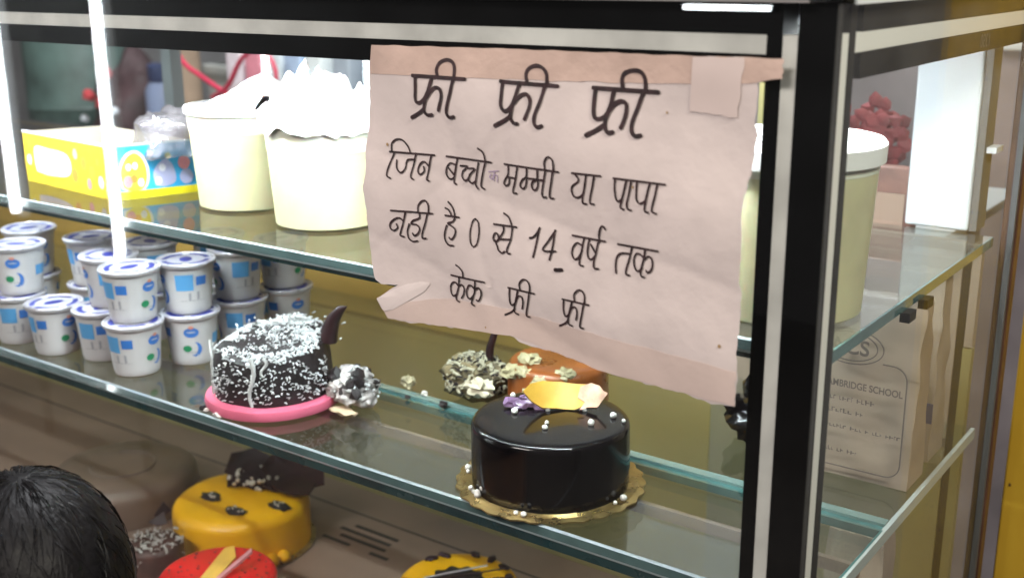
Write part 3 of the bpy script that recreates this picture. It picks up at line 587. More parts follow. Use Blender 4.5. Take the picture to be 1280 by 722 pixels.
crump = crumple('plastic_bag', 'crumpled clear greyish plastic bag resting on top of the blue and yellow box', 'plastic bag', (-1.205, .925, .275), .058, (1.05, .8, .95), 5.2, mat('cloudy_plastic', (.20, .185, .20), .2, coat=1, alpha=.6, bump=.8, bscale=45, nscale=15, namt=.25))

# ================================================================ cakes on the lower shelf
def lathe_cake(r, h, edge=.008, n=72, wob=.0, seed=0, top_noise=0):
    prof = [(r, 0), (r*1.003, h*.3), (r, h-edge)]+[(r-edge+edge*math.cos(a), h-edge+edge*math.sin(a)) for a in [k*math.pi/10 for k in range(1, 6)]]+[(r*.8, h+.0004), (r*.5, h+.0006), (r*.25, h+.0007), (.0003, h+.0008)]
    f = lambda rr, z, a: (rr*(1+wob*noise.noise(Vector((math.cos(a)*2, math.sin(a)*2, z*30+seed)))), z+top_noise*noise.noise(Vector((rr*60*math.cos(a), rr*60*math.sin(a), seed))) if rr < r-.002 else z)
    return MB().lathe(prof, n, fn=f, cap=False)
choc = mat('black_glaze', (.005, .004, .005), .14, coat=.1, spec=.35, bump=.16, bscale=22)
gold = mat('gold_card', (.42, .30, .12), .28, .8, nscale=60, namt=.25)
pearl = mat('white_chocolate', (.80, .76, .72), .35)
t = thing('chocolate_cake', 'round black glazed chocolate cake with white pearls and a yellow shard on a gold board', 'cake', (-.586, .866, .0006))
cake = obj('cake_body', lathe_cake(.0775, .0655, .007, 96, .012), choc, t, True, (0, 0, .003))
obj('cake_board', MB().lathe([(.086, 0), (.093, .0005), (.093, .002), (.086, .003)], 96, fn=lambda r, z, a: (r*(1+.018*math.sin(a*26)) if r > .09 else r, z)), gold, t, True)
mb = MB()
for k in range(5): mb.tube([((.080+k*.0016)*math.cos(a), (.080+k*.0016)*math.sin(a), .0034) for a in [i*math.pi/24 for i in range(-34, 4)]], .00035, 5)
obj('board_ridges', mb, gold, t, True)
pos = [(-.048, .062, .0685), (-.061, .022, .0685), (-.044, .045, .0685), (-.0395, .050, .0685), (-.010, .010, .0685), (-.033, -.014, .0685), (.008, -.018, .0685), (.014, -.030, .0685), (.044, .004, .0685), (.008, .040, .0685), (.020, .030, .0685), (.052, .032, .0685), (.066, .028, .0685),
       (-.085, -.010, .003), (-.079, -.031, .003), (-.074, -.037, .003), (-.048, -.066, .003), (-.036, -.071, .003), (-.041, -.071, .0035), (-.031, -.070, .009), (-.033, -.075, .003), (.018, -.083, .003), (.026, -.082, .003), (.084, .000, .003), (.082, -.012, .003)]
p0 = None
for i, (x, y, z) in enumerate(pos):
    r = .0022+.0006*((i*7) % 3)
    if p0 is None or True:
        mb = MB().blob((0, 0, 0), r, 2, .10, 2, i); p0 = obj('white_pearl', mb, pearl, t, True, (x, y, z+r*.8))
# yellow shard: a thick curved leaf of white chocolate, pink at one end
def shard(name, poly, th, m, parent, loc, rot, curl=0, smooth=False):
    mb = MB(); P = cat_rom(poly+[poly[0]], 3)[:-1] if smooth else poly
    mb.prism(P, th); bmesh.ops.triangulate(mb.bm, faces=[f for f in mb.bm.faces if len(f.verts) > 4])
    bmesh.ops.subdivide_edges(mb.bm, edges=mb.bm.edges[:], cuts=1)
    for v in mb.bm.verts: v.co.z += curl*(v.co.x**2)+.0006*noise.noise(v.co*90)
    return obj(name, mb, m, parent, 30, loc, rot)
ysh = mat('yellow_chocolate', (.74, .42, .055), .4, nscale=32, namt=.22, bump=.35)
shr = shard('yellow_shard', [(-.041, -.004), (-.034, .006), (-.022, .0125), (-.004, .0145), (.012, .0135), (.026, .0125), (.029, .002), (.022, -.008), (.012, -.0135), (-.006, -.0135), (-.020, -.0155), (-.032, -.011)], .0035, ysh, t, (-.004, .028, .079), (R(50), R(6), R(36)), 9)
shard('pink_shard_tip', [(.016, .010), (.026, .0135), (.034, .010), (.038, .004), (.042, .001), (.037, -.006), (.033, -.0125), (.024, -.0115), (.016, -.0145), (.021, -.006), (.014, -.001)], .0050, mat('pink_cream', (.68, .38, .26), .6, nscale=70, namt=.45, bump=.8), t, (-.004, .028, .0790), (R(50), R(6), R(36)), 9)
pur = mat('purple_chocolate', (.20, .11, .22), .3, nscale=80, namt=.5, coat=.4)
mb = MB()
for k in range(5):
    mb.tube([(.0042*math.cos(a)*(1+k*.2)+k*.003-.010, .0028*math.sin(a)+(k-2)*.0032, .001+k*.0011+.001*math.sin(a*2)) for a in [i*.5 for i in range(11)]], .0012, 6)
for k in range(4): mb.blob((-.014+k*.010, .002*(-1)**k, .003), .0062, 2, .4, 3, k+70, (1.3, 1, .5))
obj('purple_curl', mb, pur, t, True, (-.034, .006, .0705), (R(30), 0, R(36)), )

# coconut flake cake on pink board
t = thing('coconut_cake', 'cut dark chocolate cake covered with white coconut flakes on a pink board', 'cake', (-.980, .866, .0006), R(0))
pink = mat('pink_board', (.80, .16, .27), .4, nscale=12, namt=.06)
obj('cake_board', MB().lathe([(.073, 0), (.079, .002), (.0802, .007), (.0785, .0125), (.074, .0135)], 72, fn=lambda r, z, a: (r*(1+.006*math.sin(a*5)), z)), pink, t, True)
dk = mat('dark_sponge', (.016, .010, .012), .5, nscale=90, namt=.6, bump=.6, bscale=200)
def csh(r, z, a):
    k = 1+.03*noise.noise(Vector((math.cos(a)*2, math.sin(a)*2, z*20)))
    return r*k, z+(.012*noise.noise(Vector((r*22*math.cos(a)+3, r*22*math.sin(a), 1)))+.006*math.sin(a-.2) if z > .045 else 0)
obj('cake_body', MB().lathe([(.068, 0), (.069, .02), (.067, .04), (.064, .056), (.055, .062), (.040, .065), (.02, .068), (.0003, .069)], 72, fn=csh, cap=False), dk, t, True, (-.002, .002, .0135))
flake = mat('coconut_flakes', (.72, .74, .76), .6)
def flakes(n, place, size, seed):
    r_ = random.Random(seed); mb = MB()
    for _ in range(n):
        p = Vector(place(r_)); L_ = size*(.5+r_.random()*1.4); w_ = size*.28
        d = Vector((r_.uniform(-1, 1), r_.uniform(-1, 1), r_.uniform(-.5, .6))).normalized(); q = d.orthogonal().normalized()*w_; u = d.cross(q).normalized()*w_*.6
        b = Vector((r_.uniform(-1, 1), r_.uniform(-1, 1), r_.uniform(0, 1)))*size*.3
        rs_ = [[mb.bm.verts.new(c+o_) for o_ in (q, u, -q, -u)] for c in (p-d*L_/2, p+b, p+d*L_/2)]
        for a_, c_ in zip(rs_, rs_[1:]):
            for k in range(4): mb.bm.faces.new((a_[k], a_[(k+1) % 4], c_[(k+1) % 4], c_[k]))
        mb.bm.faces.new(rs_[0][::-1]); mb.bm.faces.new(rs_[-1])
    return mb
def top_pl(r_):
    for _ in range(6):
        a = r_.uniform(0, 6.283); q = .066*math.sqrt(r_.random())
        if noise.noise(Vector((q*math.cos(a)*55, q*math.sin(a)*55, 5))) > -.12: break
    z = .0765+.012*noise.noise(Vector((q*22*math.cos(a)+3, q*22*math.sin(a), 1)))+.006*math.sin(a-.2) - max(0, q-.045)*.45
    return (q*math.cos(a), q*math.sin(a), z+r_.random()*.004)
def top_heap(r_):
    x, y = r_.gauss(.005, .022), r_.gauss(.030, .018); return (x, y, .078+.017*math.exp(-((x-.005)**2+(y-.03)**2)/.0010)*r_.random()+r_.random()*.004)
def side_pl(r_):
    a = r_.uniform(R(-160), R(20)); z = .016+.055*r_.random()**.8*(.55+.45*abs(math.sin(a*3.1))); return (.0695*math.cos(a), .0695*math.sin(a), z)
o = obj('coconut_flakes', flakes(2100, top_pl, .0031, 1), flake, t); o['kind'] = 'stuff'
o = obj('coconut_flakes', flakes(620, top_heap, .0034, 2), flake, t); o['kind'] = 'stuff'
o = obj('coconut_flakes', flakes(380, side_pl, .0030, 3), flake, t); o['kind'] = 'stuff'
cream = mat('grey_white_cream', (.66, .66, .66), .4)
for a, z0, z1, wd in ((-62, .016, .074, .0028), (-118, .026, .075, .0016), (-121, .016, .055, .0014), (-140, .03, .075, .0014), (-50, .052, .074, .002)):
    mb = MB(); mb.tube([(.0705*math.cos(R(a+3*math.sin(k))), .0705*math.sin(R(a+3*math.sin(k))), z1+(z0-z1)*k/6) for k in range(7)], lambda u, wd=wd: wd*(1-.4*u), 8); obj('cream_drip', mb, cream, t, True)
# chocolate horn
hm = mat('horn_chocolate', (.030, .012, .014), .35, nscale=60, namt=.3)
mb = MB(); mb.tube([(0, 0, 0), (.004, .001, .015), (.010, .002, .028), (.020, .004, .040), (.028, .005, .044)], lambda u: .0105*(1-u)**.7+.0012, 10)
obj('chocolate_horn', mb, hm, t, True, (.052, .040, .072))
# broken slice lying beside
t2 = thing('cake_slice', 'broken white and black piece of cake lying right of the coconut cake', 'cake slice', (-.888, .903, .0006))
mb = MB(); r_ = random.Random(21)
for k in range(15):
    a = k*2.4; q = .020*math.sqrt(k/15); mb.blob((q*math.cos(a)*1.2, q*math.sin(a), .012+.028*(1-k/15)*r_.uniform(.7, 1)), r_.uniform(.011, .016), 3, .25, 2.4, k, (1.1, 1, .85))
obj('crumb', mb, mat('marbled_cream', (.50, .46, .45), .6, nscale=55, namt=.9, bump=.8, bscale=120), t2, 60)
def sl(r_):
    a = r_.uniform(0, 6.283); e = r_.uniform(-.3, 1.4); return (.027*math.cos(a)*math.cos(e)*1.1+.004, .025*math.sin(a)*math.cos(e), .022+.025*math.sin(e))
o = obj('coconut_flakes', flakes(60, sl, .0045, 8), flake, t2); o['kind'] = 'stuff'
mb = MB(); r_ = random.Random(4)
for k in range(16):
    a = r_.uniform(0, 6.28); e = r_.uniform(0, 1.2); mb.blob((.029*math.cos(a)*math.cos(e), .026*math.sin(a)*math.cos(e), .022+.024*math.sin(e)), .0045+.005*r_.random(), 1, .4, 3, k)
obj('chocolate_bits', mb, dk, t2, True)
mb = MB(); mb.blob((.010, -.026, .004), .010, 2, .3, 3, 9, (1.6, 1, .35)); obj('wafer', mb, mat('tan_wafer', (.52, .38, .26), .6, nscale=50, namt=.2), t2, True)
CRL = ['dark crumb on the teal glass lap right of the broken slice', 'white crumb on the teal glass lap behind the broken slice', 'dark crumb on the glass lap between broken slice and black cake', 'white crumb nearest the shelf edge, left of the pink board', 'dark crumb left of the pink board at the shelf edge', 'white crumb just in front of the pink board, close to the shelf edge']
for i, (x, y) in enumerate(((-.85, .955), (-.842, .975), (-.80, .96), (-1.012, .790), (-1.02, .792), (-.99, .789))):
    mb = MB().blob((0, 0, .0025), .0030+.001*(i % 3), 2, .35, 3, i, (1.2, 1, .7)); tag(obj('cake_crumb', mb, pearl if i % 2 else dk, None, True, (x, y, .0008)), CRL[i], 'crumb', 'crumbs on the lower shelf')
mb = MB(); mb.blob((0, 0, .007), .007, 3, .35, 2.5, 12, (1.2, 1, 1)); cm = obj('cake_scrap', mb, mat('pale_crumb', (.45, .40, .26), .7, nscale=60, namt=.7, bump=.6), None, 50, (-.875, .985, .0004)); tag(cm, 'small pale scrap of cake behind the broken slice, at the rear lap of the glass', 'cake scrap')

# crumbly cake behind
t = thing('crumb_cake', 'leftover crumbly cake of pale flakes and dark crumbs behind the black cake on its left', 'cake', (-.786, 1.005, .0006))
mb = MB(); mb.blob((0, 0, .026), .032, 3, .22, 2.6, 21, (1.2, 1.0, .85)); obj('cake_body', mb, mat('khaki_crumb', (.20, .16, .09), .8, nscale=70, namt=.8, bump=.9, bscale=110), t, 60)
def cr(r_):
    a = r_.uniform(0, 6.283); e = r_.uniform(-.5, 1.45); return (.040*math.cos(a)*math.cos(e), .034*math.sin(a)*math.cos(e), .026+.028*math.sin(e))
o = obj('pale_flakes', flakes(260, cr, .0055, 31), mat('pale_flake', (.50, .46, .34), .6), t); o['kind'] = 'stuff'
o = obj('dark_flakes', flakes(180, cr, .005, 32), dk, t); o['kind'] = 'stuff'
mb = MB(); mb.tube([(0, 0, 0), (.003, 0, .02), (.009, .001, .038), (.020, .002, .050)], lambda u: .0055*(1-.4*u), 8); obj('chocolate_stick', mb, hm, t, True, (.014, .006, .045))
mb = MB(); mb.blob((.028, -.030, .028), .013, 3, .3, 2.5, 41, (1.4, .8, .8)); obj('cream_swirl', mb, mat('dull_cream', (.62, .56, .42), .5), t, True)

# caramel cake behind the black one
t = thing('caramel_cake', 'orange brown caramel cake topped with pale cream pieces, behind the black glazed cake', 'cake', (-.690, 1.035, .0006))
obj('cake_body', lathe_cake(.058, .060, .010, 60, .02, 3), mat('caramel', (.30, .085, .018), .3, nscale=22, namt=.35, coat=.3), t, True)
cg = mat('greenish_cream', (.50, .44, .27), .5)
for i, (x, y, z, r) in enumerate(((-.030, -.048, .052, .010), (-.012, -.050, .055, .009), (-.020, -.030, .062, .011), (.010, -.052, .050, .009), (-.002, -.057, .035, .006), (.034, -.036, .058, .009))):
    mb = MB().blob((0, 0, 0), r, 3, .3, 2.5, i+50, (1.2, 1, .75)); obj('cream_piece', mb, cg, t, True, (x, y, z))
# dark cake at right rear
t = thing('dark_cake', 'dark lumpy chocolate cake half hidden behind the black post on the lower shelf', 'cake', (-.470, 1.085, .0006))
mb = MB(); mb.blob((0, 0, .022), .026, 3, .25, 2.3, 61, (1, 1, .9)); mb.blob((.006, 0, .056), .018, 3, .25, 2.3, 62); mb.blob((-.02, -.006, .035), .012, 2, .2, 2, 63); mb.blob((.026, 0, .04), .016, 2, .2, 2, 64)
obj('cake_body', mb, choc, t, True)

# ================================================================ lower tier cakes
DZ = -.3296
Y1 = (-1.240, 1.018, DZ); RED = (-1.088, .845, DZ+.010); Y2 = (-.818, 1.002, DZ); CHC = (-1.245, .868, DZ); BRN = (-1.50, 1.00, DZ)
mango = mat('mango_glaze', (.85, .42, .003), .34, nscale=14, namt=.12, coat=.1, bump=.1, bscale=30)
dchoc = mat('dark_chocolate', (.030, .011, .014), .42, nscale=40, namt=.4, spec=.3)
specw = mat('nut_bits', (.62, .55, .48), .6)
t = thing('mango_cake', 'large yellow cake topped with dark chocolate leaves and three piped dark rosettes, bottom left', 'cake', Y1, R(0))
obj('cake_body', lathe_cake(.099, .068, .016, 96, .02, 7), mango, t, True, (0, 0, .004))
obj('cake_board', MB().lathe([(.098, 0), (.106, .001), (.106, .003), (.098, .004)], 60), gold, t, True)
for a, s in ((-20, 1.0), (-32, .8), (-8, .8), (-46, .6)):
    mb = MB().blob((0, 0, .010), .014*s, 2, .1, 2, int(a+90), (1.2, 1, .8)); obj('glaze_drip', mb, mango, t, True, (.099*math.cos(R(a)), .099*math.sin(R(a)), .001))
for x, y, rz, tilt, s in ((-.034, .044, 75, 30, 1.2), (-.004, .048, 40, 32, 1.3), (.030, .056, 15, 22, 1.3), (.010, .066, 100, 38, 1.2), (.052, .070, 30, 16, 1.2), (-.052, .062, 65, 30, 1.2), (.066, .050, 8, 14, 1.0)):
    shard('chocolate_leaf', [(-.036*s, -.014*s), (-.006*s, -.020*s), (.036*s, -.016*s), (.030*s, .008*s), (.012*s, .026*s), (-.020*s, .018*s)], .0035, dchoc, t, (x, y, .084), (R(tilt), R((rz % 23)-10), R(rz)), 4)
mb = MB()
r_ = random.Random(9)
for k in range(26): mb.blob((r_.uniform(-.03, .05), r_.uniform(.0, .05), .086+r_.random()*.012), .0022+.002*r_.random(), 1, .3, 3, k)
obj('nut_bits', mb, specw, t, True)
for x, y in ((-.030, -.030), (.036, -.040), (.072, .008)):
    e = Vector((x, y, .073)); mb = MB(); mb.blob(e, .013, 2, .35, 3, int(x*900), (1.5, .8, .28)); mb.blob(e+Vector((.007, .002, .001)), .006, 2, .35, 3, 4, (1.2, .7, .4)); ro = obj('dark_rosette', mb, dk, t, True)
    mb = MB()
    for k in range(6): mb.blob(e+Vector((r_.uniform(-.011, .012), r_.uniform(-.006, .006), .0035)), .0019, 1, .2, 2, k)
    obj('nut_bits', mb, specw, ro, True)
# red cake
t = thing('red_cake', 'bright red glazed cake speckled black with a yellow shard, in front of the mango cake', 'cake', RED)
obj('cake_body', lathe_cake(.076, .065, .010, 96, .01, 2), mat('red_glaze', (.80, .006, .014), .22, nscale=10, namt=.1, coat=.5), t, True)
mb = MB(); r_ = random.Random(12)
for k in range(70):
    a = r_.uniform(0, 6.28); q = .066*math.sqrt(r_.random()); s = r_.uniform(.0009, .0022); mb.blob((q*math.cos(a), q*math.sin(a), .0662), s, 1, .3, 3, k, (1, 1, .4))
o = obj('black_specks', mb, dk, t)
shard('yellow_shard', [(-.012, -.030), (.006, -.034), (.013, .018), (.002, .034), (-.008, .026)], .003, ysh, t, (.000, .006, .072), (R(18), R(8), R(20)), 2)
shard('pink_shard', [(-.004, -.034), (.004, -.034), (.008, .030), (.000, .036)], .003, mat('pink_chocolate', (.72, .30, .33), .4), t, (.018, .010, .073), (R(18), R(-8), R(-4)), 2)
# second yellow cake
t = thing('mango_cake', 'smaller yellow cake with black centre and thin chocolate strips, below the shelf edge', 'cake', Y2)
obj('cake_body', lathe_cake(.0775, .080, .012, 96, .01, 4), mango, t, True)
obj('black_topping', MB().lathe([(.036, 0), (.036, .002), (.032, .0035), (.0003, .004)], 60, fn=lambda r, z, a: (r*(1+.09*math.sin(a*11)), z), cap=False), dk, t, True, (.002, -.004, .0795))
for k, (x, y, rz) in enumerate(((-.010, .006, 52), (.012, .012, 48), (.030, .004, 40), (.001, -.010, 55), (-.026, -.006, 50))[:3]):
    mb = MB().box(-.040, .044, -.0012, .0012, 0, .0018, .0004); obj('chocolate_strip', mb, [hm, mat('grey_strip', (.45, .40, .42), .4)][k in (0, 3)], t, False, (x, y, .0850+k*.0016), (0, R(-3), R(rz)))
for k, (x, y) in enumerate(((-.052, .038), (-.060, .020), (.050, .040), (.030, .058), (.062, .018), (.005, .066), (-.02, .062))):
    mb = MB().blob((0, 0, 0), .0062, 2, .3, 3, k, (1.5, .8, .45)); obj('chocolate_curl', mb, dchoc, t, True, (x, y, .0825), (0, 0, k))
# chocolate crumble cake and brown cake behind
t = thing('crumble_cake', 'small brown chocolate cake topped with grey white crumbs, between the dark head and red cake', 'cake', CHC)
obj('cake_body', lathe_cake(.038, .062, .010, 48, .05, 5, .002), mat('brown_sponge', (.075, .030, .024), .5, nscale=40, namt=.5, bump=.6), t, True)
def c3(r_):
    a = r_.uniform(0, 6.28); q = .042*math.sqrt(r_.random()); return (q*math.cos(a), q*math.sin(a), .064-max(0, q-.036)*r_.random()*7)
o = obj('white_crumbs', flakes(110, c3, .0055, 77), mat('greyish_cream', (.45, .42, .40), .6), t); o['kind'] = 'stuff'
for x, y, rz in ((-.030, .030, 30), (-.050, .050, 80)):
    shard('chocolate_shard', [(-.014, -.004), (0, -.007), (.014, 0), (.004, .014)], .003, dchoc, t, (x, y, .070), (R(60), R(10), R(rz)), 2)
t = thing('brown_cake', 'low wide brown cake with pale piped lines, out of focus behind the dark head', 'cake', BRN)
obj('cake_body', lathe_cake(.115, .060, .022, 72, .02, 8), mat('cocoa_glaze', (.17, .115, .09), .35, nscale=8, namt=.35, coat=.1), t, True)
mb = MB(); mb.tube([(.05*math.cos(a), .05*math.sin(a), .0615) for a in [R(k*8) for k in range(-18, 20)]], .0012, 6)
obj('cream_line', mb, mat('piped_tan', (.20, .15, .125), .5), t, True)

# ================================================================ bags reflected in the side window, built as solid bags inside
bagm = mat('reflected_beige_bag', (.35, .265, .20), .6, nscale=10, namt=.12, bump=.6, bscale=30)
printm = mat('reflected_bag_print', (.13, .095, .08), .6); bluem = mat('reflected_bag_blue', (.06, .07, .16), .5)
def bag(name, label, x0, x1, y0, y1, z0, z1, seed, taper=.0, m=bagm, rz=0):
    t = thing(name, label, 'carrier bag', (x0, y0, z0), rz)  # these bags are a reflection in the side window, built solid
    W_, D_, H_ = x1-x0, y1-y0, z1-z0; mb = MB(); n = 18; 
    g = bmesh.ops.create_cube(mb.bm, size=1)['verts']
    bmesh.ops.subdivide_edges(mb.bm, edges=mb.bm.edges[:], cuts=n, use_grid_fill=True)
    for v in mb.bm.verts:
        x, y, z = v.co+Vector((.5, .5, .5)); k = 1-taper*z
        dx = .004*noise.noise(Vector((x*5, z*6, seed+y))); dy = .0035*noise.noise(Vector((x*6, z*5, seed+7)))
        v.co = Vector(((x-.5)*W_*k+W_/2+dx*(0 if z < .03 else 1), y*D_*(1-.55*z)+D_*.27*z+dy*(0 if z < .03 else 1), z*H_+.004*noise.noise(Vector((x*4, y*3, seed)))*(z > .6)))
    obj('bag_body', mb, m, t, 50); return t
def txt(body, size, x, z, parent, y=-.0052, m=printm, sx=1):
    cu = bpy.data.curves.new('reflected_text', 'FONT'); cu.body = body; cu.size = size; cu.align_x = 'CENTER'; cu.offset = size*.02
    o = bpy.data.objects.new('reflected_text', cu); sc.collection.objects.link(o); dg = bpy.context.evaluated_depsgraph_get(); dg.update()
    me = bpy.data.meshes.new_from_object(o.evaluated_get(dg)); bpy.data.objects.remove(o)
    o = bpy.data.objects.new('reflected_text', me); sc.collection.objects.link(o); me.materials.clear(); me.materials.append(m); o.parent = parent
    o.matrix_local = Matrix(((sx, 0, 0, x), (0, 0, -1, y), (0, 1, 0, z), (0, 0, 0, 1))); return o
BGY = 1.045
b1 = bag('reflected_bag', 'beige printed carrier bag with oval logo and lines of text, a reflection in the side window built solid', -.440, -.292, BGY, BGY+.05, .0006, .185, 3, .0)
BX = .084
txt('ACS', .021, BX, .130, b1)
mb = MB()
for rr, q in ((1.0, 40), (1.22, 40)):
    mb.tube([(BX+.027*rr*math.cos(a), -.0052, .1375+.0145*rr*math.sin(a)) for a in [k*2*math.pi/36 for k in range(37)]], .0006, 4)
lo = obj('oval_logo', mb, printm, b1)
txt('THE J.E. CAMBRIDGE SCHOOL', .0098, BX, .095, b1, sx=.82)
r_ = random.Random(44)
for zc, xa, xb, hh in ((.081, .045, .112, .0055), (.068, .050, .102, .0048), (.052, .020, .138, .0042), (.027, .040, .098, .0042)):   # blurred print, too faint to read
    mb = MB(); x = xa
    while x < xb:
        wd = r_.uniform(.0012, .0042); a_ = r_.uniform(.6, 1.0)*hh
        mb.box(x, x+wd*.35, -.0054, -.0052, zc, zc+a_); zz = zc+r_.choice((0, .5, 1))*a_*.8; mb.box(x+wd*.3, x+wd, -.00545, -.00522, zz, zz+.0009)
        x += wd+(.0008 if r_.random() < .82 else .004)
    o = obj('unreadable_print_line', mb, printm, b1); o['kind'] = 'stuff'
mb = MB(); x0, x1, z0, z1, rr = .008, .141, .012, .125, .014
pts = [(x0, z0)]+[(x1-rr+rr*math.sin(a), z0+rr-rr*math.cos(a)) for a in [k*math.pi/12 for k in range(7)]]+[(x1-rr+rr*math.cos(a), z1-rr+rr*math.sin(a)) for a in [k*math.pi/12 for k in range(7)]]+[(BX+.033, z1)]
mb.tube([(x, -.0050, z) for x, z in pts], .0007, 4); obj('reflected_border', mb, printm, b1)
b2 = bag('reflected_bag', 'pale grey carrier bag with dark blue band behind the printed beige bag, part of a reflection built solid', -.345, -.296, 1.125, 1.175, .0006, .195, 8, .1, mat('reflected_grey_bag', (.34, .275, .225), .6, nscale=12, namt=.12, bump=.5, bscale=30))
obj('reflected_blue_band', MB().box(-.001, .051, -.0075, -.006, .045, .066), bluem, b2)
b3 = bag('reflected_bag', 'crumpled beige bag with purple blue hem on the deck below the lower shelf at right, a reflection built solid', -.375, -.300, 1.03, 1.10, DZ, -.06, 12, .25)
obj('reflected_blue_hem', MB().box(.004, .070, -.0075, -.006, .135, .150), mat('reflected_hem_purple', (.13, .10, .22), .5), b3)

# ================================================================ person in front of the cabinet
per = thing('person', 'person with short black hair looking into the cabinet, head top at the bottom left', 'person', (-.80, .44, -.98), R(48))
per.scale = (1.10, 1.10, 1.03)
HZ = .96
def remesh(name, mb, m, parent, vox):
    o = obj(name, mb, m, parent); md = o.modifiers.new('r', 'REMESH'); md.mode = 'VOXEL'; md.voxel_size = vox
    sm = o.modifiers.new('s', 'SMOOTH'); sm.iterations = 4
    dg = bpy.context.evaluated_depsgraph_get(); dg.update(); me = bpy.data.meshes.new_from_object(o.evaluated_get(dg)); o.modifiers.clear(); o.data = me
    me.polygons.foreach_set('use_smooth', [True]*len(me.polygons)); return o
skin = mat('skin', (.28, .15, .10), .5, sss=.1); hair = mat('black_hair', (.0035, .003, .004), .5, nscale=60, namt=.5, coat=0, bump=.5, bscale=160, spec=.25)
mb = MB(); S = (.80, 1.0, 1.12)
mb.blob((0, 0, HZ-.005), .080, 3, 0, 1, 0, S)                       # skull
mb.blob((0, .035, HZ-.055), .050, 3, 0, 1, 0, (.95, .9, 1))         # jaw
mb.blob((0, .086, HZ-.025), .011, 2, 0, 1, 0, (.8, 1, 1.4))         # nose
for s in (-1, 1): mb.blob((s*.066, 0, HZ-.02), .017, 2, 0, 1, 0, (.4, .8, 1.3)); mb.blob((s*.022, .052, HZ-.062), .012, 2, 0, 1)
mb.tube([(0, -.012, HZ-.04), (0, -.012, HZ-.17)], .037, 14)
mb.blob((0, -.01, .66), .105, 3, 0, 1, 0, (1.15, .72, 1.5)); mb.blob((0, -.01, .50), .10, 3, 0, 1, 0, (1.0, .75, 1.2))
for s in (-1, 1):
    mb.blob((s*.10, -.012, .775), .045, 3, 0, 1); mb.tube([(s*.115, -.012, .775), (s*.15, -.01, .62), (s*.15, .05, .50), (s*.145, .09, .46)], lambda u: .034-.014*u, 12); mb.blob((s*.145, .105, .45), .026, 2, 0, 1, 0, (.6, 1.3, .8))
    mb.tube([(s*.055, 0, .48), (s*.06, .005, .26), (s*.062, -.005, .04)], lambda u: .062-.028*u, 14); mb.blob((s*.062, .03, .025), .034, 2, 0, 1, 0, (.9, 2.0, .7))
    for k in range(5): mb.tube([(s*(.135+.006*k), .125, .452-.004*k), (s*(.135+.005*k), .150-.003*abs(k-2), .440-.004*k)], .0058, 8)
remesh('body', mb, skin, per, .007)
mb = MB(); mb.blob((0, -.006, HZ+.004), .0855, 4, .02, 6, 3, (.84, 1.0, 1.12)); bmesh.ops.bisect_plane(mb.bm, geom=mb.bm.verts[:]+mb.bm.edges[:]+mb.bm.faces[:], plane_co=(0, .04, HZ-.005), plane_no=(0, .75, -.66), clear_outer=True)
hr = obj('hair', mb, hair, per, True)
mb = MB(); r_ = random.Random(3)
for k in range(500):
    a = r_.uniform(0, 6.283); e = r_.uniform(.15, 1.5); pts = []
    for j in range(5):
        ee = e-j*.085; aa = a+j*.05*math.sin(k); q = 1.0+.020*math.sin(j*.8)+.012*r_.random()
        pts.append((.0855*.84*q*math.cos(aa)*math.cos(ee), -.006+.0855*q*math.sin(aa)*math.cos(ee), HZ+.004+.0855*1.12*q*math.sin(ee)))
    mb.tube(pts, lambda u: .00045*(1.1-u), 3)
o = obj('hair_strands', mb, hair, per); o['kind'] = 'stuff'
for s in (-1, 1):
    mb = MB().blob((s*.026, .073, HZ-.006), .0085, 2, 0); obj('eye', mb, mat('eye_dark', (.02, .015, .012), .2), per, True)
mb = MB(); mb.blob((0, .071, HZ-.060), .016, 2, 0, 1, 0, (1, .35, .25)); obj('mouth', mb, mat('lips', (.30, .10, .08), .5), per, True)
mb = MB(); mb.blob((0, -.01, .66), .112, 3, 0, 1, 0, (1.16, .75, 1.5)); mb.blob((0, -.01, .50), .108, 3, 0, 1, 0, (1.02, .78, 1.2))
for s in (-1, 1): mb.blob((s*.10, -.012, .775), .052, 3, 0, 1); mb.tube([(s*.112, -.012, .775), (s*.148, -.01, .64)], lambda u: .044-.002*u, 12)
remesh('shirt', mb, mat('dark_shirt', (.03, .035, .05), .8), per, .008)
mb = MB(); mb.blob((0, 0, .45), .105, 3, 0, 1, 0, (1.05, .8, .9))
for s in (-1, 1): mb.tube([(s*.055, 0, .46), (s*.06, .005, .26), (s*.062, -.005, .07)], lambda u: .072-.026*u, 14)
remesh('trousers', mb, mat('dark_trousers', (.02, .02, .025), .8), per, .008)

# ================================================================ the shop round the cabinet
def st(name, box, m):
    o = obj(name, MB().box(*box), m); return tag(o, kind='structure')
st('floor', (-6, 3, -3, 4, -1.0, -.96), mat('tile_floor', (.085, .075, .068), .4, nscale=3, namt=.2))
cb('plinth', mat('brown_plinth', (.10, .07, .055), .5), (XL, SX-.002, GY+.006, BY+.02, -.96, -.42))
st('back_wall', (-6, 3, 2.9, 3.0, -.96, 2.4), mat('grey_wall', (.27, .26, .27), .7, nscale=2, namt=.3))
yw = obj('yellow_pillar', MB().box(-.268, -.165, 1.36, 1.46, -.96, 1.6, .003), mat('yellow_paint', (.72, .44, .04), .5, nscale=5, namt=.10, bump=.1, bscale=70))
tag(yw, 'mustard yellow painted pillar at the right edge beyond the cabinet', 'pillar')
mb = MB(); r_ = random.Random(5)
for k in range(14):
    x, z = r_.uniform(-.262, -.18), r_.uniform(-.3, .6); mb.blob((x, 1.3595, z), .0016, 1, .3, 3, k, (1, .3, 1.4))
obj('dirt_speck', mb, mat('dirt_brown', (.16, .08, .02), .8), yw)
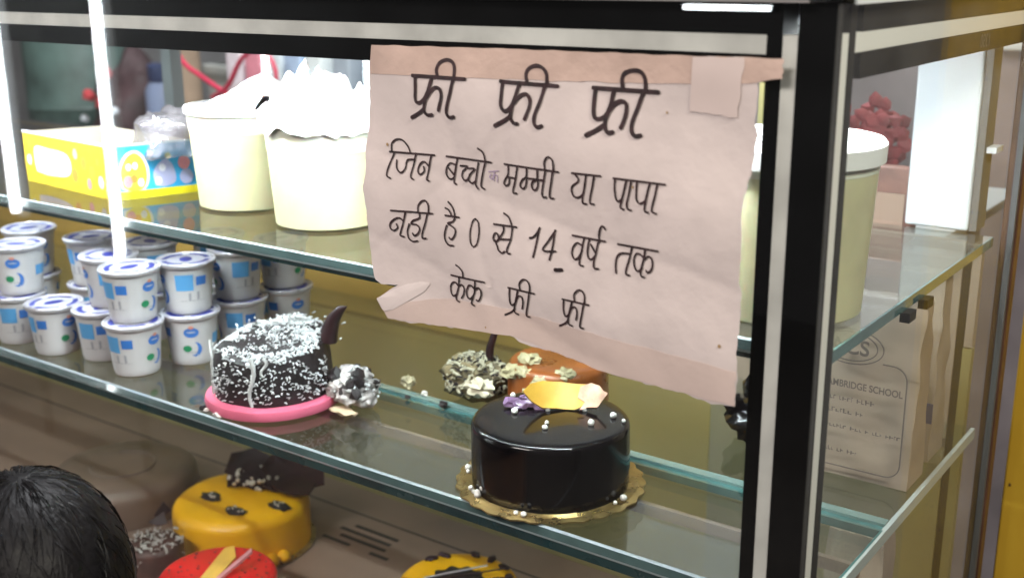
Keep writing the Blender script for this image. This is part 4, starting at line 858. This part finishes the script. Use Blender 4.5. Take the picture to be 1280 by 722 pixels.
def th(name, label, cat, mbs, loc=(0, 0, 0), group=None):
    t = thing(name, label, cat, loc, 0, group)
    for n_, mb, m in mbs: obj(n_, mb, m, t, True)
    return t
cnt = th('counter', 'blurred dark grey counter standing behind the cabinet', 'counter', [('top', MB().box(-4.6, -.9, 1.85, 2.45, -.16, -.12, .004), mat('counter_grey', (.20, .20, .21), .5)), ('front', MB().box(-4.55, -.95, 1.90, 2.42, -.96, -.161), mat('counter_front', (.12, .10, .10), .6))])
grn = mat('teal_green', (.065, .105, .095), .5, nscale=9, namt=.5)
th('green_drum', 'blurred teal green drum standing on the counter behind the cabinet, far left', 'drum', [('body', MB().lathe([(.15, 0), (.155, .02), (.155, .20), (.16, .21), (.155, .22), (.155, .42), (.13, .45)], 32), grn), ('band', MB().lathe([(.157, .10), (.160, .105), (.160, .115), (.157, .12)], 32, cap=False), mat('pale_band', (.4, .55, .52), .5))], (-3.20, 2.12, -.12))
mar = mat('maroon_cloth', (.055, .028, .032), .7, nscale=12, namt=.6)
mb = MB(); mb.blob((0, 0, .17), .15, 4, .18, 2, 5, (.9, .8, 1.25)); rs = [('sack', mb, mar)]
mb = MB()
for x, z in ((-.04, .26), (.02, .24), (.05, .33)): mb.blob((x, -.14, z), .018, 2, .2, 2, 1)
rs.append(('red_pompom', mb, mat('pompom_red', (.55, .06, .07), .6)))
mb = MB()
for x, z in ((-.08, .19), (.07, .22), (.03, .30)): mb.blob((x, -.135, z), .012, 2, .2, 2, 1)
rs.append(('white_button', mb, pw)); th('cloth_sack', 'blurred maroon sack with red and white spots beside the green drum', 'sack', rs, (-2.95, 2.15, -.12))
th('blue_jar', 'blurred pale blue jar standing left of the brown roll', 'jar', [('body', MB().lathe([(.06, 0), (.065, .02), (.065, .28), (.05, .31)], 24), mat('lilac_blue', (.30, .36, .55), .4)), ('lid', MB().lathe([(.052, .305), (.055, .31), (.055, .35), (.05, .355)], 24), mat('navy_lid', (.06, .08, .18), .4))], (-2.74, 2.1, -.12))
th('brown_roll', 'blurred brown upright cardboard roll behind the cabinet', 'cardboard roll', [('tube', MB().lathe([(.045, 0), (.045, .52)], 24), mat('cardboard', (.30, .21, .15), .7, nscale=10, namt=.3)), ('end_cap', MB().lathe([(.046, .515), (.046, .53), (.03, .532)], 24), mat('kraft', (.40, .30, .22), .7))], (-2.60, 2.05, -.12))
th('grey_crate', 'blurred grey crate behind the cabinet between brown roll and pink packets', 'crate', [('crate_body', MB().box(-.13, .13, -.1, .1, 0, .36, .008), mat('crate_grey', (.33, .33, .32), .6, nscale=8, namt=.2)), ('crate_lip', MB().box(-.137, .137, -.107, .107, .33, .36, .004), mat('crate_grey', (.33, .33, .32), .6))], (-2.44, 2.2, -.12))
for i, (x, c_) in enumerate(((-2.27, (.62, .55, .60)), (-2.20, (.60, .22, .28)), (-2.13, (.55, .60, .64)), (-2.06, (.35, .45, .62)), (-1.99, (.62, .66, .68)), (-1.90, (.30, .34, .40)), (-1.80, (.50, .56, .60)))):
    lab = ['pale pink tall packet', 'rose red tall packet', 'white grey tall packet', 'sky blue tall packet', 'off white tall packet', 'slate grey tall packet', 'light grey tall packet'][i]
    th('tall_packet', 'blurred '+lab+' in the row behind the cabinet', 'packet', [('packet_body', MB().box(-.028, .028, -.04, .04, 0, .42, .006), mat('packet_%d' % i, c_, .4, nscale=14, namt=.2)), ('packet_label', MB().box(-.024, .024, -.042, -.0405, .12, .26), mat('packet_label_%d' % (i % 3), [(.7, .7, .7), (.55, .12, .2), (.2, .25, .4)][i % 3], .5))], (x, 1.98, -.12), 'tall packets standing in a row behind the cabinet')
red_t = mat('red_ribbon', (.55, .03, .08), .5)
mb = MB()
pts = [(-2.42, 1.86, .34), (-2.36, 1.86, .27), (-2.30, 1.86, .24), (-2.20, 1.86, .20), (-2.12, 1.86, .185), (-2.05, 1.86, .20), (-2.03, 1.86, .26), (-2.07, 1.86, .31), (-2.14, 1.86, .29), (-2.20, 1.86, .22), (-2.26, 1.86, .19)]
mb.tube(cat_rom(pts, 5), .006, 6); tag(obj('hanging_cord', mb, red_t, None, True), 'looped red cord hanging blurred behind the left tubs', 'cord')
# red flower bunch beyond the side window
t = thing('flower_bunch', 'bunch of dusty red artificial flowers behind the big tub, seen through the side window', 'flowers', (-.54, 1.52, .17))
mb = MB(); r_ = random.Random(8)
for k in range(26):
    a = r_.uniform(0, 6.28); q = .075*math.sqrt(r_.random()); c0 = Vector((q*math.cos(a), q*.6*math.sin(a), .06+r_.random()*.075))
    for j in range(5):
        b_ = j*1.257+a; mb.blob(c0+Vector((.013*math.cos(b_), -.004, .013*math.sin(b_))), .010, 1, .3, 3, k+j, (1, .5, 1))
obj('petals', mb, mat('dusty_red', (.20, .025, .03), .6, nscale=25, namt=.5), t, True)
obj('vase', MB().lathe([(.03, 0), (.045, .02), (.05, .06), (.035, .09)], 24), mat('mauve_vase', (.25, .16, .24), .4), t, True)
th('yellow_jar', 'blurred pale yellow jar behind the red flowers', 'jar', [('body', MB().lathe([(.05, 0), (.055, .01), (.055, .15), (.045, .17)], 24), mat('pale_yellow', (.62, .55, .25), .4)), ('lid', MB().lathe([(.047, .168), (.05, .172), (.05, .19), (.04, .195)], 24), lid_w)], (-.68, 1.66, .17))
th('red_packet', 'orange red snack packet leaning beside the white post, seen past the big tub', 'packet', [('packet_body', MB().box(-.030, .030, -.01, .01, 0, .10, .004), mat('packet_red', (.26, .12, .09), .45, nscale=30, namt=.4)), ('packet_label', MB().box(-.02, .02, -.012, -.0105, .03, .07), mat('packet_tan', (.50, .33, .25), .5))], (-.415, 1.31, .17))
th('rear_ledge', 'grey ledge behind the cabinet carrying the red flowers and yellow jar', 'shelf', [('board', MB().box(-1.0, -.38, 1.27, 1.80, .155, .169, .002), mat('ledge_grey', (.35, .38, .38), .5)), ('support', MB().box(-.95, -.42, 1.40, 1.76, -.96, .1545), mat('counter_front', (.12, .10, .10), .6))])
th('wall_rail', 'pale horizontal rail above the red flowers on the rear wall', 'rail', [('bar', MB().box(-1.5, .0, 1.95, 1.98, .36, .385, .003), mat('pale_rail', (.55, .58, .58), .4)), ('board', MB().box(-1.5, .0, 1.985, 2.0, -.96, .50), mat('mauve_board', (.26, .23, .25), .6, nscale=6, namt=.3))])

# ================================================================ shop lamps mirrored in the front pane
tube_e = emis('tube_light', (.93, .96, 1), 46)
for lab, x, z0, z1, s in (('bright vertical tube light whose reflection streaks across the front window, right one', -2.76, -.289, .95, 1), ('bright vertical tube light whose reflection streaks across the front window, left edge one', -3.27, -.22, .95, 1)):
    t = thing('tube_light', lab, 'lamp', (x, -.43, z0), 0, 'vertical tube lights in front of the cabinet')
    obj('glowing_tube', MB().lathe([(.011, 0), (.011, z1-z0)], 16), tube_e, t, True)
    obj('backing', MB().box(-.02, .02, -.035, -.014, -.02, z1-z0+.02, .002), white_alu, t)
    obj('stand', MB().box(-.015, .015, -.033, -.018, -.96-z0, -.021), black, t)
t = thing('tube_light', 'short horizontal tube light whose reflection is the white dash on the top rail', 'lamp', (-.917, -.43, .4205))
obj('glowing_tube', MB().box(-.082, .082, -.004, .004, -.0045, .0045), tube_e, t)
obj('backing', MB().box(-.09, .09, -.02, -.006, -.008, .008, .001), black, t)

for o in list(bpy.data.objects):
    if o.type == 'MESH' and o.name.split('.')[0] not in ('petals', 'handwritten_word', 'reflected_text', 'faint_pen_mark', 'reflected_number') and not (o.parent and o.parent.name.startswith('yogurt_cup')): split_far(o)
